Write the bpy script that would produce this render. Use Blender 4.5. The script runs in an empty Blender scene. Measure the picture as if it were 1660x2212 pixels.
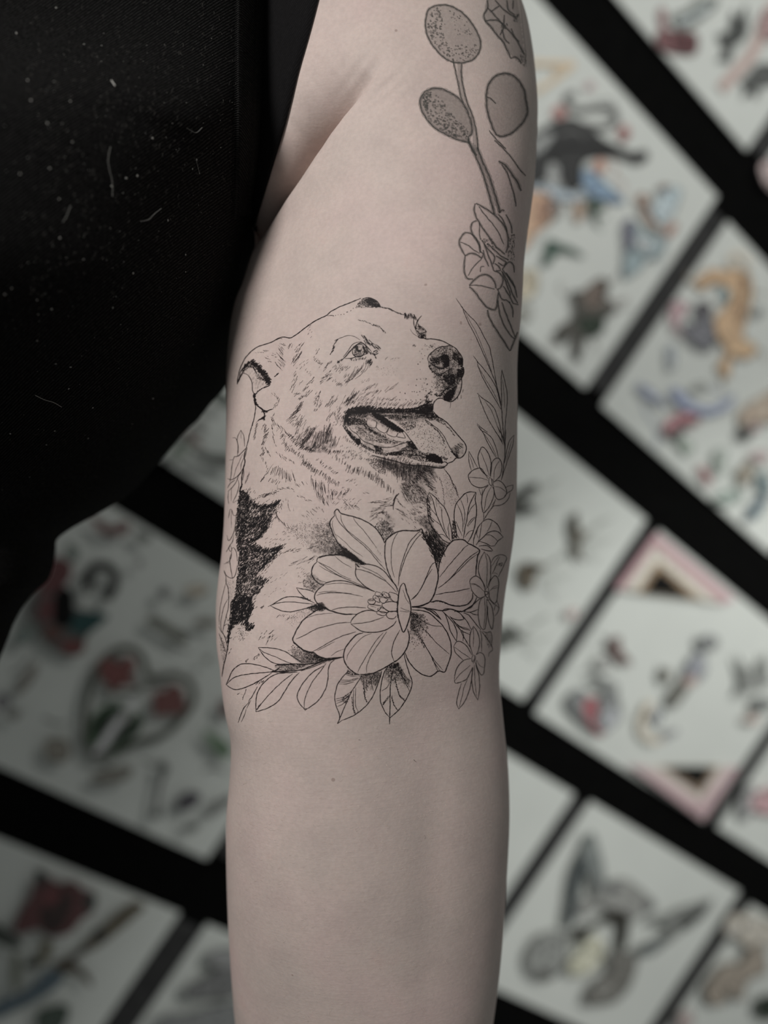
import bpy, math, random
import numpy as np
from mathutils import Vector, Matrix
from mathutils.bvhtree import BVHTree
from mathutils.geometry import tessellate_polygon

random.seed(7)
rng = np.random.default_rng(11)
scene = bpy.context.scene
COL = scene.collection

# ------------------------------------------------------------------ frames
# The photograph is 1660 x 2212.  cam frame: x right, y down, z forward (metres).
F, CX, CY = 1660.0, 830.0, 1106.0
H = np.array([0.7675703525742034, 0.5377189504774401, 0.34884679179627515])     # along the sheet rows
V = np.array([0.5678781663887896, -0.8228951660747139, 0.018919138187955566])   # up the wall
N = np.array([-0.2972375178001921, -0.18358070690655146, 0.9369887843852087])   # into the wall
RW = np.array([H, N, V])                 # cam -> world (X along wall, Y into wall, Z up)
CAM = np.array([0.0, 0.0, 1.35])
DW = 0.8146                              # distance camera - wall

def W(c):
    return RW @ np.asarray(c, float) + CAM

def Wn(arr):
    return np.asarray(arr, float) @ RW.T + CAM

# ------------------------------------------------------------------ camera
cam_d = bpy.data.cameras.new('camera')
cam_d.sensor_fit = 'HORIZONTAL'; cam_d.sensor_width = 36.0; cam_d.lens = 36.0
cam_d.clip_start = 0.01; cam_d.clip_end = 30
cam_d.dof.use_dof = True
cam_d.dof.focus_distance = 0.219
cam_d.dof.aperture_fstop = 5.6
cam = bpy.data.objects.new('camera', cam_d); COL.objects.link(cam)
m = Matrix.Identity(4)
ax = [RW @ np.array(a, float) for a in ((1, 0, 0), (0, -1, 0), (0, 0, -1))]
for i in range(3):
    for j in range(3):
        m[i][j] = ax[j][i]
    m[i][3] = CAM[i]
cam.matrix_world = m
scene.camera = cam

# ------------------------------------------------------------------ world, lights, exposure
wd = bpy.data.worlds.new('room_light'); scene.world = wd; wd.use_nodes = True
bg = wd.node_tree.nodes['Background']
bg.inputs[0].default_value = (0.95, 1.0, 0.98, 1); bg.inputs[1].default_value = 0.17

def area(name, pos, target, size, power, col, shape='DISK'):
    l = bpy.data.lights.new(name, 'AREA'); l.shape = shape; l.size = size
    l.energy = power; l.color = col
    o = bpy.data.objects.new(name, l); COL.objects.link(o)
    p = Vector(W(pos)); t = Vector(W(target))
    o.location = p
    o.rotation_euler = (t - p).to_track_quat('-Z', 'Y').to_euler()
    return o

def spot(name, pos, target, angle, power, col, radius=0.06, blend=0.7):
    l = bpy.data.lights.new(name, 'SPOT'); l.energy = power; l.color = col
    l.spot_size = math.radians(angle); l.spot_blend = blend; l.shadow_soft_size = radius
    o = bpy.data.objects.new(name, l); COL.objects.link(o)
    p = Vector(W(pos)); t = Vector(W(target)); o.location = p
    o.rotation_euler = (t - p).to_track_quat('-Z', 'Y').to_euler()
    return o

area('studio_lamp', (-0.40, -0.40, -0.42), (0.0, 0.0, 0.22), 0.22, 6.3, (1.0, 0.975, 0.95))
# two unseen spots added at the right to brighten the sheets on the wall
spot('wall_fill_spot', (1.00, -0.85, -0.05), (0.42, -0.22, 0.95), 64, 25.0, (0.99, 1.0, 0.965))
spot('wall_fill_spot', (1.10, -0.30, -0.05), (0.47, 0.50, 1.0), 56, 42.0, (0.99, 1.0, 0.965))

scene.cycles.transparent_max_bounces = 48
vs = scene.view_settings
vs.view_transform = 'Standard'; vs.look = 'None'; vs.gamma = 1.0; vs.exposure = 0.0
try:
    vs.use_curve_mapping = False
except Exception:
    pass

# ------------------------------------------------------------------ materials
def lin(c):
    out = []
    for x in c[:3]:
        x = x / 255.0
        out.append(x / 12.92 if x <= 0.04045 else ((x + 0.055) / 1.055) ** 2.4)
    return out

MATS = {}
def plain(name, rgb, rough=0.9, spec=0.1):
    if name in MATS: return MATS[name]
    mt = bpy.data.materials.new(name); mt.use_nodes = True
    b = mt.node_tree.nodes['Principled BSDF']
    b.inputs['Base Color'].default_value = (*rgb, 1)
    b.inputs['Roughness'].default_value = rough
    b.inputs['Specular IOR Level'].default_value = spec
    MATS[name] = mt
    return mt

def nd(nt, kind, **kw):
    n_ = nt.nodes.new(kind)
    for k, v_ in kw.items():
        if k in n_.inputs: n_.inputs[k].default_value = v_
        else: setattr(n_, k, v_)
    return n_

def ramp(nt, src, stops):
    r = nt.nodes.new('ShaderNodeValToRGB')
    el = r.color_ramp.elements
    while len(el) < len(stops): el.new(0.5)
    for e, (p, c) in zip(el, stops):
        e.position = p; e.color = (*c, 1) if len(c) == 3 else c
    nt.links.new(src, r.inputs[0])
    return r

def axes_vector(nt, src, scale, roll=0.0, frame=None):
    """coordinates along the arm: across, along, through (rolled by roll radians), scaled"""
    c, s_ = math.cos(roll), math.sin(roll)
    cb = nt.nodes.new('ShaderNodeCombineXYZ')
    for i, a in enumerate(((c, s_, 0), (-s_, c, 0), (0, 0, 1))):
        d = (RW if frame is None else frame) @ np.array(a, float) * scale[i]
        v_ = nt.nodes.new('ShaderNodeVectorMath'); v_.operation = 'DOT_PRODUCT'
        v_.inputs[1].default_value = tuple(float(q) for q in d)
        nt.links.new(src, v_.inputs[0]); nt.links.new(v_.outputs['Value'], cb.inputs[i])
    return cb.outputs[0]

def skin_material():
    mt = bpy.data.materials.new('skin'); mt.use_nodes = True
    nt = mt.node_tree; L = nt.links; b = nt.nodes['Principled BSDF']
    tc = nt.nodes.new('ShaderNodeTexCoord')
    # large blotches of pink, olive and pale
    n1 = nd(nt, 'ShaderNodeTexNoise', Scale=26.0, Detail=3.0, Roughness=0.55)
    L.new(tc.outputs['Object'], n1.inputs['Vector'])
    c1 = ramp(nt, n1.outputs['Fac'], [(0.30, (0.500, 0.424, 0.385)), (0.5, (0.540, 0.445, 0.405)), (0.70, (0.562, 0.443, 0.412))])
    n2 = nd(nt, 'ShaderNodeTexNoise', Scale=70.0, Detail=4.0, Roughness=0.6)
    L.new(tc.outputs['Object'], n2.inputs['Vector'])
    c2 = ramp(nt, n2.outputs['Fac'], [(0.30, (0.88, 0.87, 0.88)), (0.6, (1, 1, 1)), (0.8, (1.0, 0.94, 0.94))])
    mx = nt.nodes.new('ShaderNodeMix'); mx.data_type = 'RGBA'; mx.blend_type = 'MULTIPLY'
    mx.inputs[0].default_value = 0.8
    L.new(c1.outputs[0], mx.inputs[6]); L.new(c2.outputs[0], mx.inputs[7])
    # fine speckle
    n3 = nd(nt, 'ShaderNodeTexNoise', Scale=900.0, Detail=2.0)
    L.new(tc.outputs['Object'], n3.inputs['Vector'])
    c3 = ramp(nt, n3.outputs['Fac'], [(0.3, (0.93, 0.92, 0.92)), (0.7, (1.04, 1.03, 1.03))])
    mx2 = nt.nodes.new('ShaderNodeMix'); mx2.data_type = 'RGBA'; mx2.blend_type = 'MULTIPLY'
    mx2.inputs[0].default_value = 0.8
    L.new(mx.outputs[2], mx2.inputs[6]); L.new(c3.outputs[0], mx2.inputs[7])
    L.new(mx2.outputs[2], b.inputs['Base Color'])
    b.inputs['Roughness'].default_value = 0.62
    b.inputs['Specular IOR Level'].default_value = 0.22
    b.inputs['Subsurface Weight'].default_value = 0.06
    b.inputs['Subsurface Radius'].default_value = (0.0035, 0.0014, 0.0008)
    b.inputs['Subsurface Scale'].default_value = 1.0
    # pores and the fine criss-cross lines of skin
    vo = nd(nt, 'ShaderNodeTexVoronoi', Scale=900.0); vo.feature = 'DISTANCE_TO_EDGE'
    mp = nt.nodes.new('ShaderNodeMapping')
    L.new(tc.outputs['Object'], mp.inputs['Vector']); L.new(mp.outputs[0], vo.inputs['Vector'])
    n4 = nd(nt, 'ShaderNodeTexNoise', Scale=2200.0, Detail=2.0)
    L.new(tc.outputs['Object'], n4.inputs['Vector'])
    ad = nd(nt, 'ShaderNodeMath', operation='ADD')
    L.new(vo.outputs['Distance'], ad.inputs[0]); L.new(n4.outputs['Fac'], ad.inputs[1])
    cb = axes_vector(nt, tc.outputs['Object'], (170.0, 1500.0, 170.0))
    n5 = nd(nt, 'ShaderNodeTexNoise', Scale=1.0, Detail=3.0, Roughness=0.6)
    L.new(cb, n5.inputs['Vector'])
    ad2 = nd(nt, 'ShaderNodeMath', operation='MULTIPLY_ADD')
    L.new(n5.outputs['Fac'], ad2.inputs[0]); ad2.inputs[1].default_value = 1.6; L.new(ad.outputs[0], ad2.inputs[2])
    bp = nd(nt, 'ShaderNodeBump', Strength=0.11, Distance=0.0003)
    L.new(ad2.outputs[0], bp.inputs['Height']); L.new(bp.outputs[0], b.inputs['Normal'])
    return mt

def ink_material(name, rgb, cover):
    mt = bpy.data.materials.new(name); mt.use_nodes = True
    nt = mt.node_tree; L = nt.links; b = nt.nodes['Principled BSDF']
    tc = nt.nodes.new('ShaderNodeTexCoord')
    n1 = nd(nt, 'ShaderNodeTexNoise', Scale=1500.0, Detail=2.0)
    L.new(tc.outputs['Object'], n1.inputs['Vector'])
    r = ramp(nt, n1.outputs['Fac'], [(0.3, (cover * 0.8,) * 3), (0.65, (min(1, cover * 1.1),) * 3)])
    b.inputs['Base Color'].default_value = (*rgb, 1)
    b.inputs['Roughness'].default_value = 0.6
    b.inputs['Specular IOR Level'].default_value = 0.15
    L.new(r.outputs[0], b.inputs['Alpha'])
    return mt

def knit_material(name, dark, light, period, roll, bump, spec=0.06, wob=1.2, uv=False):
    """ribs of the given period (metres) running at an angle to the arm"""
    mt = bpy.data.materials.new(name); mt.use_nodes = True
    nt = mt.node_tree; L = nt.links; b = nt.nodes['Principled BSDF']
    tc = nt.nodes.new('ShaderNodeTexCoord')
    k = 2 * math.pi / period
    src = tc.outputs['UV' if uv else 'Object']; fr = np.eye(3) if uv else None
    vec = axes_vector(nt, src, (k, k, k), roll, fr)
    sp = nt.nodes.new('ShaderNodeSeparateXYZ'); L.new(vec, sp.inputs[0])
    n0 = nd(nt, 'ShaderNodeTexNoise', Scale=70.0, Detail=3.0)
    L.new(tc.outputs['Object'], n0.inputs['Vector'])
    ma = nd(nt, 'ShaderNodeMath', operation='MULTIPLY_ADD'); L.new(n0.outputs['Fac'], ma.inputs[0])
    ma.inputs[1].default_value = wob * 9.0; L.new(sp.outputs['Y'], ma.inputs[2])
    si = nd(nt, 'ShaderNodeMath', operation='SINE'); L.new(ma.outputs[0], si.inputs[0])
    hf = nd(nt, 'ShaderNodeMath', operation='MULTIPLY_ADD'); L.new(si.outputs[0], hf.inputs[0])
    hf.inputs[1].default_value = 0.5; hf.inputs[2].default_value = 0.5
    vs2 = axes_vector(nt, src, (900.0, 2600.0, 900.0), roll, fr)
    n1 = nd(nt, 'ShaderNodeTexNoise', Scale=1.0, Detail=4.0, Roughness=0.75)
    L.new(vs2, n1.inputs['Vector'])
    nr_ = ramp(nt, n1.outputs['Fac'], [(0.34, (0, 0, 0)), (0.70, (1, 1, 1))])
    mm = nd(nt, 'ShaderNodeMath', operation='MULTIPLY')
    L.new(hf.outputs[0], mm.inputs[0]); L.new(nr_.outputs[0], mm.inputs[1])
    c = ramp(nt, mm.outputs[0], [(0.03, dark), (0.80, light)])
    L.new(c.outputs[0], b.inputs['Base Color'])
    b.inputs['Roughness'].default_value = 0.95
    b.inputs['Specular IOR Level'].default_value = spec
    bp = nd(nt, 'ShaderNodeBump', Strength=bump, Distance=0.0005)
    L.new(mm.outputs[0], bp.inputs['Height']); L.new(bp.outputs[0], b.inputs['Normal'])
    return mt

def paper_material(name, rgb):
    mt = bpy.data.materials.new(name); mt.use_nodes = True
    nt = mt.node_tree; L = nt.links; b = nt.nodes['Principled BSDF']
    tc = nt.nodes.new('ShaderNodeTexCoord')
    n1 = nd(nt, 'ShaderNodeTexNoise', Scale=14.0, Detail=3.0)
    L.new(tc.outputs['Object'], n1.inputs['Vector'])
    c = ramp(nt, n1.outputs['Fac'], [(0.3, [x * 0.95 for x in rgb]), (0.7, rgb)])
    L.new(c.outputs[0], b.inputs['Base Color'])
    b.inputs['Roughness'].default_value = 0.75; b.inputs['Specular IOR Level'].default_value = 0.15
    return mt

def wall_material(name, rgb):
    mt = bpy.data.materials.new(name); mt.use_nodes = True
    nt = mt.node_tree; L = nt.links; b = nt.nodes['Principled BSDF']
    tc = nt.nodes.new('ShaderNodeTexCoord')
    n1 = nd(nt, 'ShaderNodeTexNoise', Scale=60.0, Detail=5.0)
    L.new(tc.outputs['Object'], n1.inputs['Vector'])
    c = ramp(nt, n1.outputs['Fac'], [(0.3, [x * 0.7 for x in rgb]), (0.7, [x * 1.3 for x in rgb])])
    L.new(c.outputs[0], b.inputs['Base Color'])
    b.inputs['Roughness'].default_value = 0.9; b.inputs['Specular IOR Level'].default_value = 0.06
    bp = nd(nt, 'ShaderNodeBump', Strength=0.2, Distance=0.001)
    L.new(n1.outputs['Fac'], bp.inputs['Height']); L.new(bp.outputs[0], b.inputs['Normal'])
    return mt

SKIN = skin_material()
INKW = ink_material('grey_shading_ink', (0.040, 0.036, 0.036), 0.075)
INKD = ink_material('packed_black_ink', (0.016, 0.014, 0.015), 0.74)
INK = ink_material('fresh_black_ink', (0.016, 0.012, 0.0125), 0.90)
INKF = ink_material('fine_black_ink', (0.030, 0.021, 0.022), 0.74)
INKS = ink_material('side_ink', (0.022, 0.017, 0.017), 0.80)
OLD = ink_material('old_grey_ink', (0.075, 0.072, 0.066), 0.58)
OLDH = ink_material('old_ink_halo', (0.11, 0.105, 0.098), 0.26)
OLDS = ink_material('old_ink_speck', (0.10, 0.096, 0.088), 0.34)
OLDW = ink_material('old_grey_wash', (0.15, 0.142, 0.132), 0.24)
KNIT = knit_material('black_knit', (0.0012, 0.0012, 0.0012), (0.0300, 0.0290, 0.0280), 0.00066, math.radians(-42), 0.7, 0.06, 0.16, True)
HEM = knit_material('black_hem_knit', (0.0016, 0.0016, 0.0016), (0.0340, 0.0330, 0.0310), 0.00075, math.radians(8), 0.9, 0.06, 0.25)
SATIN = knit_material('black_satin', (0.0030, 0.0027, 0.0030), (0.0085, 0.0078, 0.0083), 0.00060, math.radians(-52), 0.2, 0.16, 0.15)
PAPER = paper_material('white_paper', (0.70, 0.72, 0.685))
WALL = wall_material('black_wall_paint', (0.0028, 0.0028, 0.0027))
STRIP = wall_material('charcoal_board', (0.048, 0.048, 0.048))
LINT = plain('pale_lint', (0.30, 0.29, 0.27))
FIBRE = plain('dark_fibre', (0.055, 0.052, 0.047))
THREAD = plain('black_thread', (0.013, 0.0125, 0.012), 0.8, 0.12)
MOLE = ink_material('brown_mole', (0.25, 0.16, 0.13), 0.26)
DOWN = plain('pale_down_hair', (0.64, 0.55, 0.48), 0.6, 0.2)
DARKHAIR = plain('dark_body_hair', (0.05, 0.03, 0.02), 0.5, 0.3)

# ------------------------------------------------------------------ object helpers
def wloc(o):
    p = Vector((0, 0, 0))
    while o is not None:
        p += o.location; o = o.parent
    return p

def mk(name, verts, faces, mats, parent=None, origin=None, smooth=False, midx=None):
    """One mesh object; verts are world coordinates."""
    v = np.asarray(verts, float).reshape(-1, 3)
    if origin is None:
        origin = (v.min(0) + v.max(0)) / 2; origin[2] = v[:, 2].min()
    me = bpy.data.meshes.new(name)
    me.from_pydata((v - origin).tolist(), [], faces)
    if not isinstance(mats, (list, tuple)): mats = [mats]
    for a in mats: me.materials.append(a)
    if midx is not None: me.polygons.foreach_set('material_index', midx)
    if smooth: me.polygons.foreach_set('use_smooth', [True] * len(me.polygons))
    me.update()
    o = bpy.data.objects.new(name, me); COL.objects.link(o)
    loc = Vector(origin.tolist() if hasattr(origin, 'tolist') else origin)
    if parent is not None:
        loc = loc - wloc(parent); o.parent = parent
    o.location = loc
    return o

def empty(name, loc, parent=None):
    o = bpy.data.objects.new(name, None); COL.objects.link(o); o.empty_display_size = 0.02
    loc = Vector([float(x) for x in loc])
    if parent is not None:
        loc = loc - wloc(parent); o.parent = parent
    o.location = loc
    return o

def tag(o, label=None, cat=None, group=None, kind=None):
    if label: o['label'] = label
    if cat: o['category'] = cat
    if group: o['group'] = group
    if kind: o['kind'] = kind
    return o

def interp(tab):
    xs = [a for a, b in tab]; ys = [b for a, b in tab]
    def g(x): return np.interp(x, xs, ys)
    return g

def smooth_interp(tab):
    """monotone-ish cubic (Catmull-Rom tangents) through a table"""
    xs = np.array([a for a, b in tab], float); ys = np.array([b for a, b in tab], float)
    t = np.gradient(ys, xs)
    def g(x):
        x = np.clip(np.asarray(x, float), xs[0], xs[-1])
        i = np.clip(np.searchsorted(xs, x) - 1, 0, len(xs) - 2)
        h = xs[i + 1] - xs[i]; s = (x - xs[i]) / h
        return ((2 * s**3 - 3 * s**2 + 1) * ys[i] + (s**3 - 2 * s**2 + s) * h * t[i]
                + (-2 * s**3 + 3 * s**2) * ys[i + 1] + (s**3 - s**2) * h * t[i + 1])
    return g

def loft(rows, cols_n, closed=True):
    """grid faces for rows x cols_n vertices"""
    faces = []
    for r in range(rows - 1):
        a = r * cols_n; b = a + cols_n
        for c in range(cols_n if closed else cols_n - 1):
            d = (c + 1) % cols_n
            faces.append((a + c, a + d, b + d, b + c))
    return faces

# ------------------------------------------------------------------ the wall and its boards
def wallp(u, v, off=0.0):
    """wall coordinates (in camera-wall distances) -> world, off metres in front of the wall"""
    c = H * (u * DW) + V * (v * DW) + N * (DW - off)
    return W(c)

def wall_box(name, u0, u1, v0, v1, off0, off1, mat, parent=None):
    vs_ = [wallp(u, v, o) for o in (off0, off1) for (u, v) in ((u0, v0), (u1, v0), (u1, v1), (u0, v1))]
    fs = [(0, 1, 2, 3), (7, 6, 5, 4), (0, 4, 5, 1), (1, 5, 6, 2), (2, 6, 7, 3), (3, 7, 4, 0)]
    return mk(name, vs_, fs, mat, parent)

floor_v = [(-2.0, -1.6, 0), (3.2, -1.6, 0), (3.2, 0.9, 0), (-2.0, 0.9, 0), (-2.0, -1.6, -0.05), (3.2, -1.6, -0.05), (3.2, 0.9, -0.05), (-2.0, 0.9, -0.05)]
tag(mk('floor', floor_v, [(0, 1, 2, 3), (7, 6, 5, 4), (0, 4, 5, 1), (1, 5, 6, 2), (2, 6, 7, 3), (3, 7, 4, 0)], WALL), 'dark floor of the studio', None, None, 'structure')
wall = wall_box('wall_back', -1.3, 3.0, -1.65, 1.45, -0.10, 0.0, WALL)
tag(wall, 'black painted wall behind the arm with rows of drawings', None, None, 'structure')
ROWS = {0: (0.758, 1.098), 1: (0.335, 0.674), 2: (-0.098, 0.244), 3: (-0.521, -0.174), 4: (-0.95, -0.606)}
for r, (a, b) in ROWS.items():
    o = wall_box('trim_%d' % (r + 1), -0.9, 2.45, a + 0.012, b - 0.012, 0.0005, 0.004, STRIP)
    tag(o, 'charcoal backing board behind ' + ('the topmost row of sheets', 'the row with the panther and tiger sheets', 'the row with the swallow sheet', 'the row with the heart sheet', 'the lowest row with the rose sheet')[r], None, None, 'structure')

# ------------------------------------------------------------------ the person: one skin surface (upper arm, elbow, forearm, armpit)
XL = smooth_interp([(-600, 470), (-300, 490), (0, 505), (200, 507), (320, 512), (400, 524), (450, 537), (490, 545), (520, 543), (560, 534), (603, 521),
    (640, 506), (680, 497), (720, 492), (800, 487), (900, 488), (1000, 487), (1060, 486), (1130, 484), (1200, 479), (1260, 472),
    (1310, 468), (1360, 469), (1400, 471), (1440, 477), (1480, 481), (1540, 490), (1589, 500), (1640, 501), (1690, 498),
    (1766, 491), (1850, 490), (1914, 491), (2040, 495), (2130, 500), (2212, 506), (2400, 530), (2700, 580), (3000, 630)])
XR = smooth_interp([(-600, 1030), (-300, 1075), (-100, 1108), (0, 1124), (49, 1140), (108, 1151), (163, 1157), (226, 1161), (271, 1160), (323, 1158), (392, 1153),
    (454, 1145), (515, 1136), (577, 1129), (640, 1126), (712, 1121), (758, 1117), (881, 1117), (1005, 1117), (1066, 1116), (1111, 1114),
    (1160, 1110), (1225, 1101), (1286, 1092), (1331, 1087), (1400, 1083), (1446, 1080), (1491, 1081), (1528, 1085), (1568, 1089),
    (1686, 1100), (1770, 1102), (1905, 1096), (2011, 1089), (2133, 1077), (2212, 1066), (2400, 1030), (2700, 960), (3000, 900)])
DC = smooth_interp([(-600, 0.275), (0, 0.262), (400, 0.254), (900, 0.250), (1500, 0.250), (1800, 0.2535), (2212, 0.264), (2500, 0.275), (3000, 0.295)])
SK = smooth_interp([(-600, -0.05), (200, -0.10), (450, -0.25), (650, -0.36), (900, -0.14), (1200, 0.0), (1550, 0.26), (1900, 0.10), (2212, -0.14), (3000, -0.2)])
BZ = smooth_interp([(-600, 0.040), (0, 0.0405), (400, 0.0395), (900, 0.0385), (1350, 0.0372), (1600, 0.0365), (1900, 0.0366), (2212, 0.0352), (2600, 0.030), (3000, 0.024)])
CREASE_V = np.array([120, 160, 196, 230, 269, 315, 364, 410, 462, 492, 520])
CREASE_X = np.array([846, 806, 771, 735, 701, 668, 636, 604, 572, 553, 532])

def arm_section(v):
    tl, tr = (XL(v) - CX) / F, (XR(v) - CX) / F
    D = float(DC(v)); a = (tr - tl) / 2 * D; xc = (tl + tr) / 2 * D
    for _ in range(8):
        b = float(BZ(v))
        s1 = math.sqrt(a * a + tl * tl * b * b); s2 = math.sqrt(a * a + tr * tr * b * b)
        # xc - tl D = s1 ; tr D - xc = s2
        k = (tr - tl) * D / (s1 + s2)
        a *= k; xc = tl * D + s1 * k
    return float(xc), float(a), float(BZ(v)), D

NA = 600
vs_rows = np.concatenate([np.arange(-560, -40, 20), np.concatenate([np.arange(-40, 640, 4.0), np.arange(640, 2260, 6.5)]), np.arange(2260, 2960, 20)])
verts = []
th = np.linspace(0, 2 * math.pi, NA, endpoint=False)
cs, sn = np.cos(th), np.sin(th)
ex = 0.98
CR_P = np.stack([CREASE_X, CREASE_V], 1).astype(float)
def crease_disp(px, v):
    """push into the body along the armpit fold, px/v arrays in image units"""
    P = np.stack([px, v], 1)
    best = np.full(len(P), 1e9); side = np.zeros(len(P)); tt = np.zeros(len(P))
    for i in range(len(CR_P) - 1):
        a, b = CR_P[i], CR_P[i + 1]; d = b - a; L2 = d @ d
        s = np.clip(((P - a) @ d) / L2, 0, 1)
        q = a + s[:, None] * d; dist = np.hypot(*(P - q).T)
        cr = d[0] * (P[:, 1] - a[1]) - d[1] * (P[:, 0] - a[0])     # sign tells the side
        mk_ = dist < best
        best[mk_] = dist[mk_]; side[mk_] = np.sign(cr)[mk_]; tt[mk_] = (i + s[mk_])
    st = np.interp(tt, [0, 1, 2.0, 3.0, 4.5, 8, 10], [0.0, 0.06, 0.26, 0.55, 0.95, 1.0, 1.0])
    flap = (side > 0)
    wl = np.interp(tt, [0, 3, 6, 10], [95, 80, 60, 40.0])
    out = np.where(flap, 0.0215 * np.exp(-best / (wl * 0.52)) + 0.003 * np.exp(-best / 110),
                   0.0215 * np.exp(-(best / 6.5) ** 1.1) + 0.0030 * np.exp(-best / 50))
    far = np.exp(-np.maximum(best - 160, 0) / 60)
    fade = np.clip((600 - v) / 70.0, 0, 1); fade = fade * fade * (3 - 2 * fade)
    return out * st * far * fade

for v in vs_rows:
    xc, a, b, D = arm_section(v)
    y = (v - CY) / F * D * 0.967
    x = xc + a * np.sign(cs) * np.abs(cs) ** ex
    zf = np.sign(sn) * np.abs(sn) ** ex
    z = D - b * zf
    z = z + float(SK(v)) * b * (x - xc) / a * np.clip(sn, 0, 1)      # the crest lies off centre
    # soft muscle relief: biceps belly, elbow hollow, forearm bulge
    fr = np.clip(sn, 0, 1)
    u = (x - xc) / a
    ditch = math.exp(-((v - 1560) / 130) ** 2)
    z = z + 0.0016 * ditch * fr * np.exp(-((u - 0.28) / 0.38) ** 2)
    z = z - 0.0012 * math.exp(-((v - 700) / 260) ** 2) * fr * np.exp(-((u + 0.12) / 0.45) ** 2)
    z = z - 0.0014 * math.exp(-((v - 1900) / 230) ** 2) * fr * np.exp(-((u + 0.25) / 0.4) ** 2)
    z = z + 0.0012 * math.exp(-((v - 1800) / 260) ** 2) * fr * np.exp(-((u - 0.42) / 0.16) ** 2)
    if v < 640:
        px = CX + F * x / z; vv = CY + F * y / z
        front = sn > -0.05
        dsp = np.zeros(NA)
        dsp[front] = crease_disp(px[front], vv[front])
        z = z + dsp
        # small creases fanning out of the armpit
        wr = np.exp(-(((px - 800) / 70) ** 2 + ((vv - 170) / 55) ** 2))
        ang = (px * 0.75 + vv * 0.66)
        z = z + np.where(front, 0.00012 * wr * np.sin(ang / 4.2 + 1.5 * np.sin(vv / 31)), 0)
    # skin folds at the left of the elbow and fine cross lines in the elbow crease
    fold = math.exp(-((v - 1580) / 120) ** 2)
    z = z + fr * fold * 0.00003 * np.sin(v / 2.6 + 2.0 * np.sin(u * 7) + 1.3 * np.sin(u * 17))
    verts.append(np.stack([x, np.full(NA, y), z], 1))
verts = np.concatenate(verts)
nr = len(vs_rows)
faces = loft(nr, NA)
# close both ends with a fan (shoulder side and wrist side lie outside the frame)
c0 = verts[:NA].mean(0) + np.array([0, -0.012, 0]); c1 = verts[-NA:].mean(0) + np.array([0, 0.012, 0])
verts = np.concatenate([verts, [c0, c1]])
i0 = nr * NA; last = (nr - 1) * NA
faces += [(i0, (k + 1) % NA, k) for k in range(NA)] + [(i0 + 1, last + k, last + (k + 1) % NA) for k in range(NA)]
body_w = Wn(verts)
person = mk('person', body_w, faces, SKIN, smooth=True)
tag(person, 'bare tattooed arm of a person in a black sleeveless top', 'person')
BODY = BVHTree.FromPolygons(body_w.tolist(), faces)

CAMV = Vector(CAM.tolist())
def px_dir(x, y):
    return Vector((RW @ np.array([(x - CX) / F, (y - CY) / F, 1.0])).tolist())

def drape(tree, x, y, off):
    d = px_dir(x, y)
    p, n_, i, t = tree.ray_cast(CAMV, d.normalized(), 3.0)
    if p is None: return None, None
    if n_.dot(d) > 0: n_ = -n_
    return p + n_ * off, n_

def set_uv(o, uv):
    me = o.data; l = me.uv_layers.new(name='cloth')
    idx = np.zeros(len(me.loops), dtype=np.int32); me.loops.foreach_get('vertex_index', idx)
    l.data.foreach_set('uv', np.asarray(uv, np.float32)[idx].ravel())

# ------------------------------------------------------------------ the black top (torso)
TR = smooth_interp([(-520, 640), (-200, 598), (0, 576), (100, 573), (200, 568), (300, 561), (400, 552), (460, 550), (520, 560), (600, 562), (700, 552), (760, 532),
    (800, 508), (833, 485), (870, 452), (905, 424), (930, 397), (960, 371), (990, 346), (1020, 318), (1055, 287), (1085, 248), (1115, 196),
    (1145, 142), (1165, 116), (1190, 112), (1230, 105), (1258, 93), (1282, 66), (1305, 46), (1345, 22), (1400, 0), (1480, -32), (1600, -80), (1800, -170), (2000, -270)])
TD = smooth_interp([(-520, 0.262), (0, 0.240), (200, 0.238), (340, 0.240), (420, 0.248), (520, 0.268), (620, 0.282), (900, 0.29), (1200, 0.285), (2000, 0.28)])
TF = smooth_interp([(-520, 0.200), (0, 0.192), (250, 0.186), (450, 0.162), (580, 0.149), (680, 0.146), (820, 0.152), (930, 0.182), (1050, 0.218), (1200, 0.236), (2000, 0.24)])
NT = 360
tt = np.linspace(-0.5 * math.pi, 0.85 * math.pi, NT)     # back of the right side round to the front left
tv_rows = np.concatenate([np.arange(-500, -20, 20), np.arange(-20, 1480, 6.0), np.arange(1480, 1980, 20)])
tverts = []; tuv = []
for v in tv_rows:
    D = float(TD(v)); xr = (TR(v) - CX) / F * D
    b = D - float(TF(v)); xc = -0.32
    a = xr - xc
    a = max(a, 0.02)
    ct, st = np.cos(tt), np.sin(tt)
    x = xc + a * np.sign(ct) * np.abs(ct) ** 0.48
    z = D - np.where(st > 0, b, 0.018) * np.sign(st) * np.abs(st) ** 0.60
    y = (v - CY) / F * D
    # slack folds of the cloth
    z = z - 0.0018 * np.sin(x * 60 + v * 0.011) * np.clip(st, 0, 1)
    z = z - 0.0022 * np.exp(-((v - 820 - (x * 900)) / 90) ** 2) * np.clip(st, 0, 1)
    tverts.append(np.stack([x, np.full(NT, y), z], 1))
    tuv.append(np.stack([x + 0.5 * z, np.full(NT, y)], 1))
tverts = np.concatenate(tverts); tw = Wn(tverts)
tfaces = loft(len(tv_rows), NT, closed=False)
shirt = mk('tank_top', tw, tfaces, KNIT, person, smooth=True)
set_uv(shirt, np.concatenate(tuv))
tag(shirt, 'black ribbed knit sleeveless top flecked with lint')
SHIRT = BVHTree.FromPolygons(tw.tolist(), tfaces)

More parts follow.
